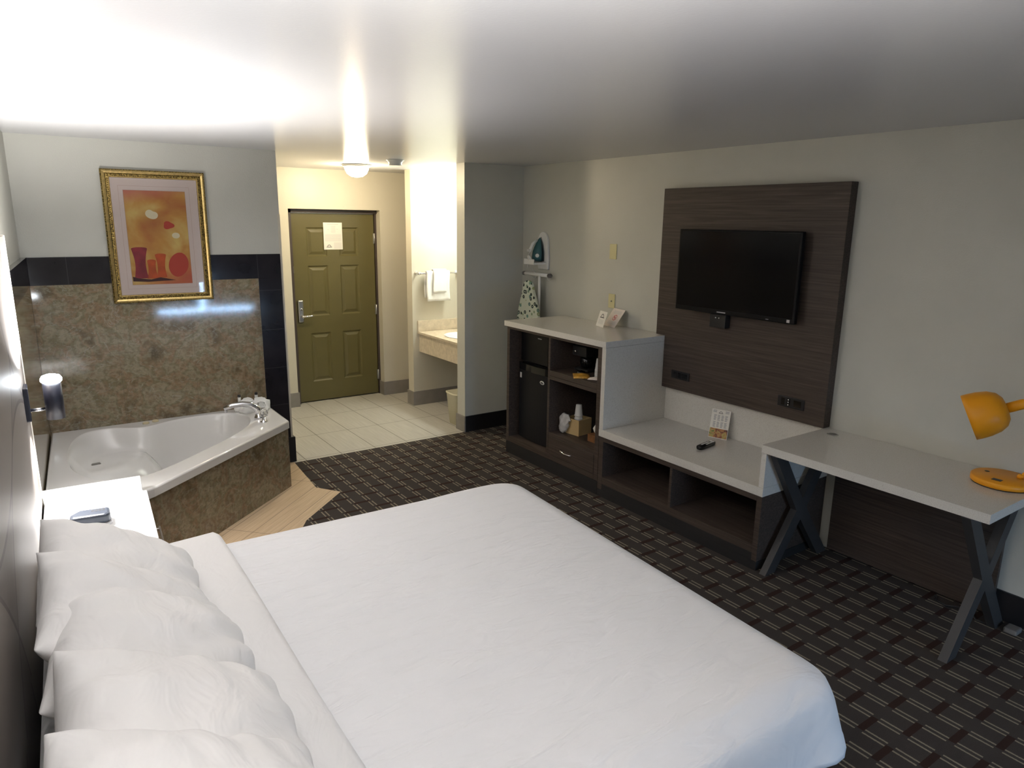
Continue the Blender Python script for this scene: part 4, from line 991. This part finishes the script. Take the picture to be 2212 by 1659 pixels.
b = MB(); b.prism([(-.075, -.045), (.06, -.045), (.075, -.025), (.068, .05), (-.05, .052), (-.085, .0)], .012, .055, T); b.build('case', M['clock'], ck, bevel=.012)
MB().prism([(-.072, -.050), (.066, -.050), (.080, -.025), (.070, .052), (-.055, .055), (-.088, .0)], 0, .012, T).build('base', M['clock_white'], ck, bevel=.004)
b = MB()
for i in range(4):
    for j in range(2): b.box(.0+i*.014, .010+i*.014, .020-j*.014, .027-j*.014, .0552, .0562, T)
b.build('buttons', M['print_dark'], ck)

# ------------------------------------------------------------------ bed
ZB = .62
bed = thing('bed', 'wide bed base and mattress under the white bedding', 'bed', (.95, 1.98, 0))
def quadp(d): return [(hb(1.02)+.02, 1.02+d), (1.90-d, 1.0+d), (2.02-d, 2.90-d), (hb(2.96)+.02, 2.97-d)]
MB().prism([(hb(1.02)+.02, 1.03), (1.915, 1.02), (2.045, 2.90), (hb(2.96)+.02, 2.95)], 0, .30).build('bed_base', M['bedbase'], bed)
MB().prism(quadp(.045), .302, .585).build('mattress', M['sheet'], bed, bevel=.03)
# bedspread: rounded outline, top plateau with soft wrinkles and a draped skirt
corners = [(hb(1.0)+.04, .985), (1.925, .985), (2.045, 2.935), (.30, 2.985), (hb(2.99)+.04, 2.99)]
def round_poly(P, r, k=8):
    out = []; n = len(P)
    for i in range(n):
        a, p, c_ = Vector(P[i-1]), Vector(P[i]), Vector(P[(i+1) % n]); e1 = (a-p).normalized(); e2 = (c_-p).normalized()
        s = p+e1*r[i]; e = p+e2*r[i]
        for j in range(k+1):
            t_ = j/k; out.append((s*(1-t_)**2 + p*2*t_*(1-t_) + e*t_*t_))
    return out
base = round_poly(corners, [.03, .13, .12, .02, .02])
def resample(P, n):
    L = [0]
    for i in range(len(P)): L.append(L[-1] + (Vector(P[(i+1) % len(P)])-Vector(P[i])).length)
    tot = L[-1]; out = []; j = 0
    for i in range(n):
        d = tot*i/n
        while L[j+1] < d: j += 1
        t_ = (d-L[j])/max(1e-9, L[j+1]-L[j]); out.append(Vector(P[j]).lerp(Vector(P[(j+1) % len(P)]), t_))
    return out
per = resample(base, 300); cx, cy = .98, 1.97
def wr(x, y):
    v = noise.noise(Vector((x*2.2, y*1.1, 1.3)))*.012
    # long diagonal creases pulled from the pillow end
    for (ax_, ay, dx, dy, w_, h) in ((.60, 2.55, .9, -.42, .020, .009), (.62, 2.2, .95, -.30, .022, .007), (.9, 2.62, .75, -.66, .018, .008), (.62, 1.7, .97, -.24, .028, .007), (1.15, 2.35, .8, -.6, .02, .004), (.9, 1.45, .95, -.3, .03, .005)):
        px_, py_ = x-ax_, y-ay; t_ = px_*dx+py_*dy; d = abs(px_*dy-py_*dx)
        if 0 < t_ < .75: v += h*math.exp(-(d/w_)**2)*math.sin(PI*t_/.75)
    return v
b = MB(); bm = b.bm
tl = [i/34 for i in range(1, 35)]
rows = []
for t_ in tl:
    row = []
    for p in per:
        x = cx+(p.x-cx)*t_; y = cy+(p.y-cy)*t_
        edge = (1-t_)*min(abs(p.x-cx)+.3, 1.2)
        z = ZB + wr(x, y)*sstep(1.0, .9, t_) - .035*sstep(.10, 0, edge)**2 + .012*sstep(1, .2, t_)
        row.append((x, y, z))
    rows.append(row)
def outn(i):
    a, c_ = per[i-1], per[(i+1) % len(per)]; d = (c_-a).normalized(); n_ = Vector((d.y, -d.x)); 
    return n_ if n_.dot(per[i]-Vector((cx, cy))) > 0 else -n_
for k in range(1, 17):
    t_ = k/16; row = []
    for i, p in enumerate(per):
        n_ = outn(i); s = i/len(per)*60
        foot = sstep(1.6, 1.9, p.x); hang = .225 + .03*foot + .02*math.sin(i*.05)
        if p.x < .5: hang *= 1
        wv = (.018*math.sin(s*2.1+1) + .012*math.sin(s*4.7+.4)) * t_**1.3 * (.25+.75*foot)
        corner = math.exp(-((p.x-1.92)**2 + (p.y-1.02)**2)/.012)
        off = .008 + .012*math.sin(min(1, t_*3)*PI/2) + (.01+.065*foot*max(0, n_.x))*t_ + wv*(.4+.6*max(0, n_.x)) + .01*corner*t_
        z = ZB-.035 - hang*t_**1.05 - .0*corner
        row.append((p.x+n_.x*off, p.y+n_.y*off, z + .012*math.sin(s*1.3)*t_*(1 if k > 12 else .3)))
    rows.append(row)
R_ = b.loops(rows, cap0=True, cap1=False)
bs_ = b.build('bedspread', M['sheet']); sd = bs_.modifiers.new('thick', 'SOLIDIFY'); sd.thickness = .006; sd.offset = -1
tag(bs_, 'smooth white bedspread covering the bed and hanging over its foot', 'bedspread')
# turned-down sheet at the pillow end
b = MB(); rings = []
for j in range(41):
    t_ = j/40; y = 0.965 + 2.04*t_
    xe = .548 + .005*math.sin(y*3)
    x0 = hb(y)+.03; rg = []
    edge = min(t_, 1-t_)*2.04; drop = -.055*sstep(.08, 0, edge)**1.5
    prof = [(x0, .010), (x0+.15, .020), (.30, .024), (xe-.08, .027+.004*math.sin(y*9)), (xe-.02, .030+.004*math.sin(y*9)), (xe, .020), (xe+.003, .006), (xe-.01, -.004), (.3, -.006), (x0, -.006)]
    for x, z in prof: rg.append((x, y, ZB+.018+z+drop))
    rings.append(rg)
# drape flaps on both sides
def flap(sign):
    yb = 0.965 if sign < 0 else 3.005
    out = []
    for k in range(1, 8):
        t_ = k/7; rg = []
        for x, z in [(hb(yb)+.03, .010), (hb(yb)+.18, .020), (.30, .024), (.468, .027), (.528, .030), (.548, .020), (.551, .006), (.538, -.004), (.3, -.006), (hb(yb)+.03, -.006)]:
            off = .05*math.sin(t_*PI/2) + (.006 if z > 0 else -.012)
            rg.append((x+.01*math.sin(t_*4), yb+sign*off, ZB-.037+z*(1-t_) - .30*t_**1.2))
        out.append(rg)
    return out
allr = flap(-1)[::-1] + rings + flap(1)
b.loops(allr); tag(b.build('turned_down_sheet', M['sheet_fold']), 'white top sheet folded down across the bed beside the pillows', 'sheet')

# pillows
def make_pillow(seed, L=.70, W=.50, T_=.17, sag=.0):
    """pillow in local axes: u = length, v = width, w = thickness"""
    rnd = random.Random(seed); N = 34; Mv = 24
    ph = [rnd.uniform(0, 6.28) for _ in range(8)]
    def pt(i, j, side):
        u = -1+2*i/N; v = -1+2*j/Mv
        # rounded rectangle with pinched, pointed corners
        pin = 1 - .10*(abs(v)**2)*(1-abs(u)**4) ; pin2 = 1 - .09*(abs(u)**2)*(1-abs(v)**4)
        pin = 1 - .085*(1-abs(v)**2)*abs(u)**6*0
        x = u*L/2*(1 - .07*(1-v*v)*abs(u)**3*0 - .0); y = v*W/2
        x *= 1 - .06*(1-abs(v)**2.0)*abs(u)**4*-0 - .055*(math.cos(v*PI/2))*abs(u)**6*1
        y *= 1 - .075*(math.cos(u*PI/2))*abs(v)**6
        th = (max(0, 1-abs(u)**2.5)**.55)*(max(0, 1-abs(v)**2.3)**.55)
        wrk = .009*math.sin(13*u+4*v+ph[0])*abs(v)**1.5 + .007*math.sin(17*v-5*u+ph[1])*abs(u)**1.5 + .016*noise.noise(Vector((u*2.5+seed*3, v*2.5, side*2)))
        z = side*(T_/2*th) + (wrk*min(1, th*2.0) if side > 0 else wrk*.4*min(1, th*2)) + sag*(u*u) + .012*math.sin(2.2*u+ph[2])
        return Vector((x, y, z))
    bm = bmesh.new(); G = {}
    for side in (1, -1):
        for i in range(N+1):
            for j in range(Mv+1):
                e = i in (0, N) or j in (0, Mv)
                if e and side == -1: G[(i, j, -1)] = G[(i, j, 1)]; continue
                G[(i, j, side)] = bm.verts.new(pt(i, j, side))
    for side in (1, -1):
        for i in range(N):
            for j in range(Mv):
                q_ = [G[(i, j, side)], G[(i+1, j, side)], G[(i+1, j+1, side)], G[(i, j+1, side)]]
                if side < 0: q_.reverse()
                f = bm.faces.new(q_); f.smooth = True
    me = bpy.data.meshes.new('pillow'); bm.to_mesh(me); bm.free(); me.materials.append(M['pillow'])
    return me
def pillow(seed, loc, tilt, yaw, roll, label, L=.62, W=.54, T_=.24, sag=0):
    me = make_pillow(seed, L, W, T_, sag)
    o = bpy.data.objects.new('pillow', me); C.objects.link(o)
    # local: x(len)->world y, y(width)->world -x (towards headboard is up)
    o.matrix_basis = Matrix.Translation(loc) @ Matrix.Rotation(yaw, 4, 'Z') @ Matrix.Rotation(tilt, 4, 'Y') @ Matrix.Rotation(roll, 4, 'X') @ Matrix.Rotation(PI/2, 4, 'Z')
    s = o.modifiers.new('subsurf', 'SUBSURF'); s.levels = 1; s.render_levels = 1
    tag(o, label, 'pillow', 'white pillows against the headboard'); return o
PILLOWS = [
    (1, (.155, 2.37, .79), .55, .02, .14, 'white pillow farthest from the camera, next to the nightstand'),
    (2, (.150, 2.05, .835), .62, .02, .06, 'wrinkled white pillow leaning over the farthest pillow', .50, .56, .20),
    (3, (.165, 1.87, .825), .50, -.02, .10, 'white pillow sunk low in the middle of the row', .54),
    (4, (.165, 1.40, .86), .50, -.02, .14, 'large plump white pillow leaning over the middle one'),
    (5, (.14, 1.04, .89), .50, .0, .14, 'white pillow nearest the camera at the lower left corner'),
]
for p_ in PILLOWS: pillow(*p_)

# ------------------------------------------------------------------ lights
def area(name, loc, rot, sx, sy, power, color):
    l = bpy.data.lights.new(name, 'AREA'); l.shape = 'RECTANGLE'; l.size = sx; l.size_y = sy; l.energy = power; l.color = color
    o = bpy.data.objects.new(name, l); C.objects.link(o); o.location = loc; o.rotation_euler = rot; return o
pl = bpy.data.lights.new('entry_bulb', 'POINT'); pl.energy = 13; pl.color = (1, .80, .52); pl.shadow_soft_size = .05
po = bpy.data.objects.new('entry_bulb', pl); C.objects.link(po); po.location = (2.66, 6.40, H-.155)
# daylight through the window
wl = area('window_daylight', (2.55, YF-.16, .62), (math.radians(90), 0, 0), 1.55, .5, 150, (.42, .66, 1.0))
wd = bpy.data.worlds.new('World'); SC.world = wd; wd.use_nodes = True
bg = wd.node_tree.nodes['Background']; bg.inputs[0].default_value = (.55, .72, 1, 1); bg.inputs[1].default_value = 1.0

# ------------------------------------------------------------------ camera
F = 1516.45; yaw, pitch, roll = map(math.radians, (34.7614, 13.0333, .7487))
f_ = Vector((math.sin(yaw)*math.cos(pitch), math.cos(yaw)*math.cos(pitch), -math.sin(pitch)))
r0 = Vector((math.cos(yaw), -math.sin(yaw), 0)); u0 = r0.cross(f_)
r_ = r0*math.cos(roll) + u0*math.sin(roll); u_ = -r0*math.sin(roll) + u0*math.cos(roll)
cam = bpy.data.cameras.new('camera'); co = bpy.data.objects.new('camera', cam); C.objects.link(co)
co.matrix_world = basis((0, 0, 1.95), r_, u_, -f_)
cam.sensor_fit = 'HORIZONTAL'; cam.sensor_width = 36; cam.lens = 36*F/2212; cam.clip_start = .02
SC.camera = co
SC.view_settings.view_transform = 'Standard'; SC.view_settings.look = 'None'; SC.view_settings.gamma = 1
SC.view_settings.exposure = 0.82
SC.view_settings.use_curve_mapping = False
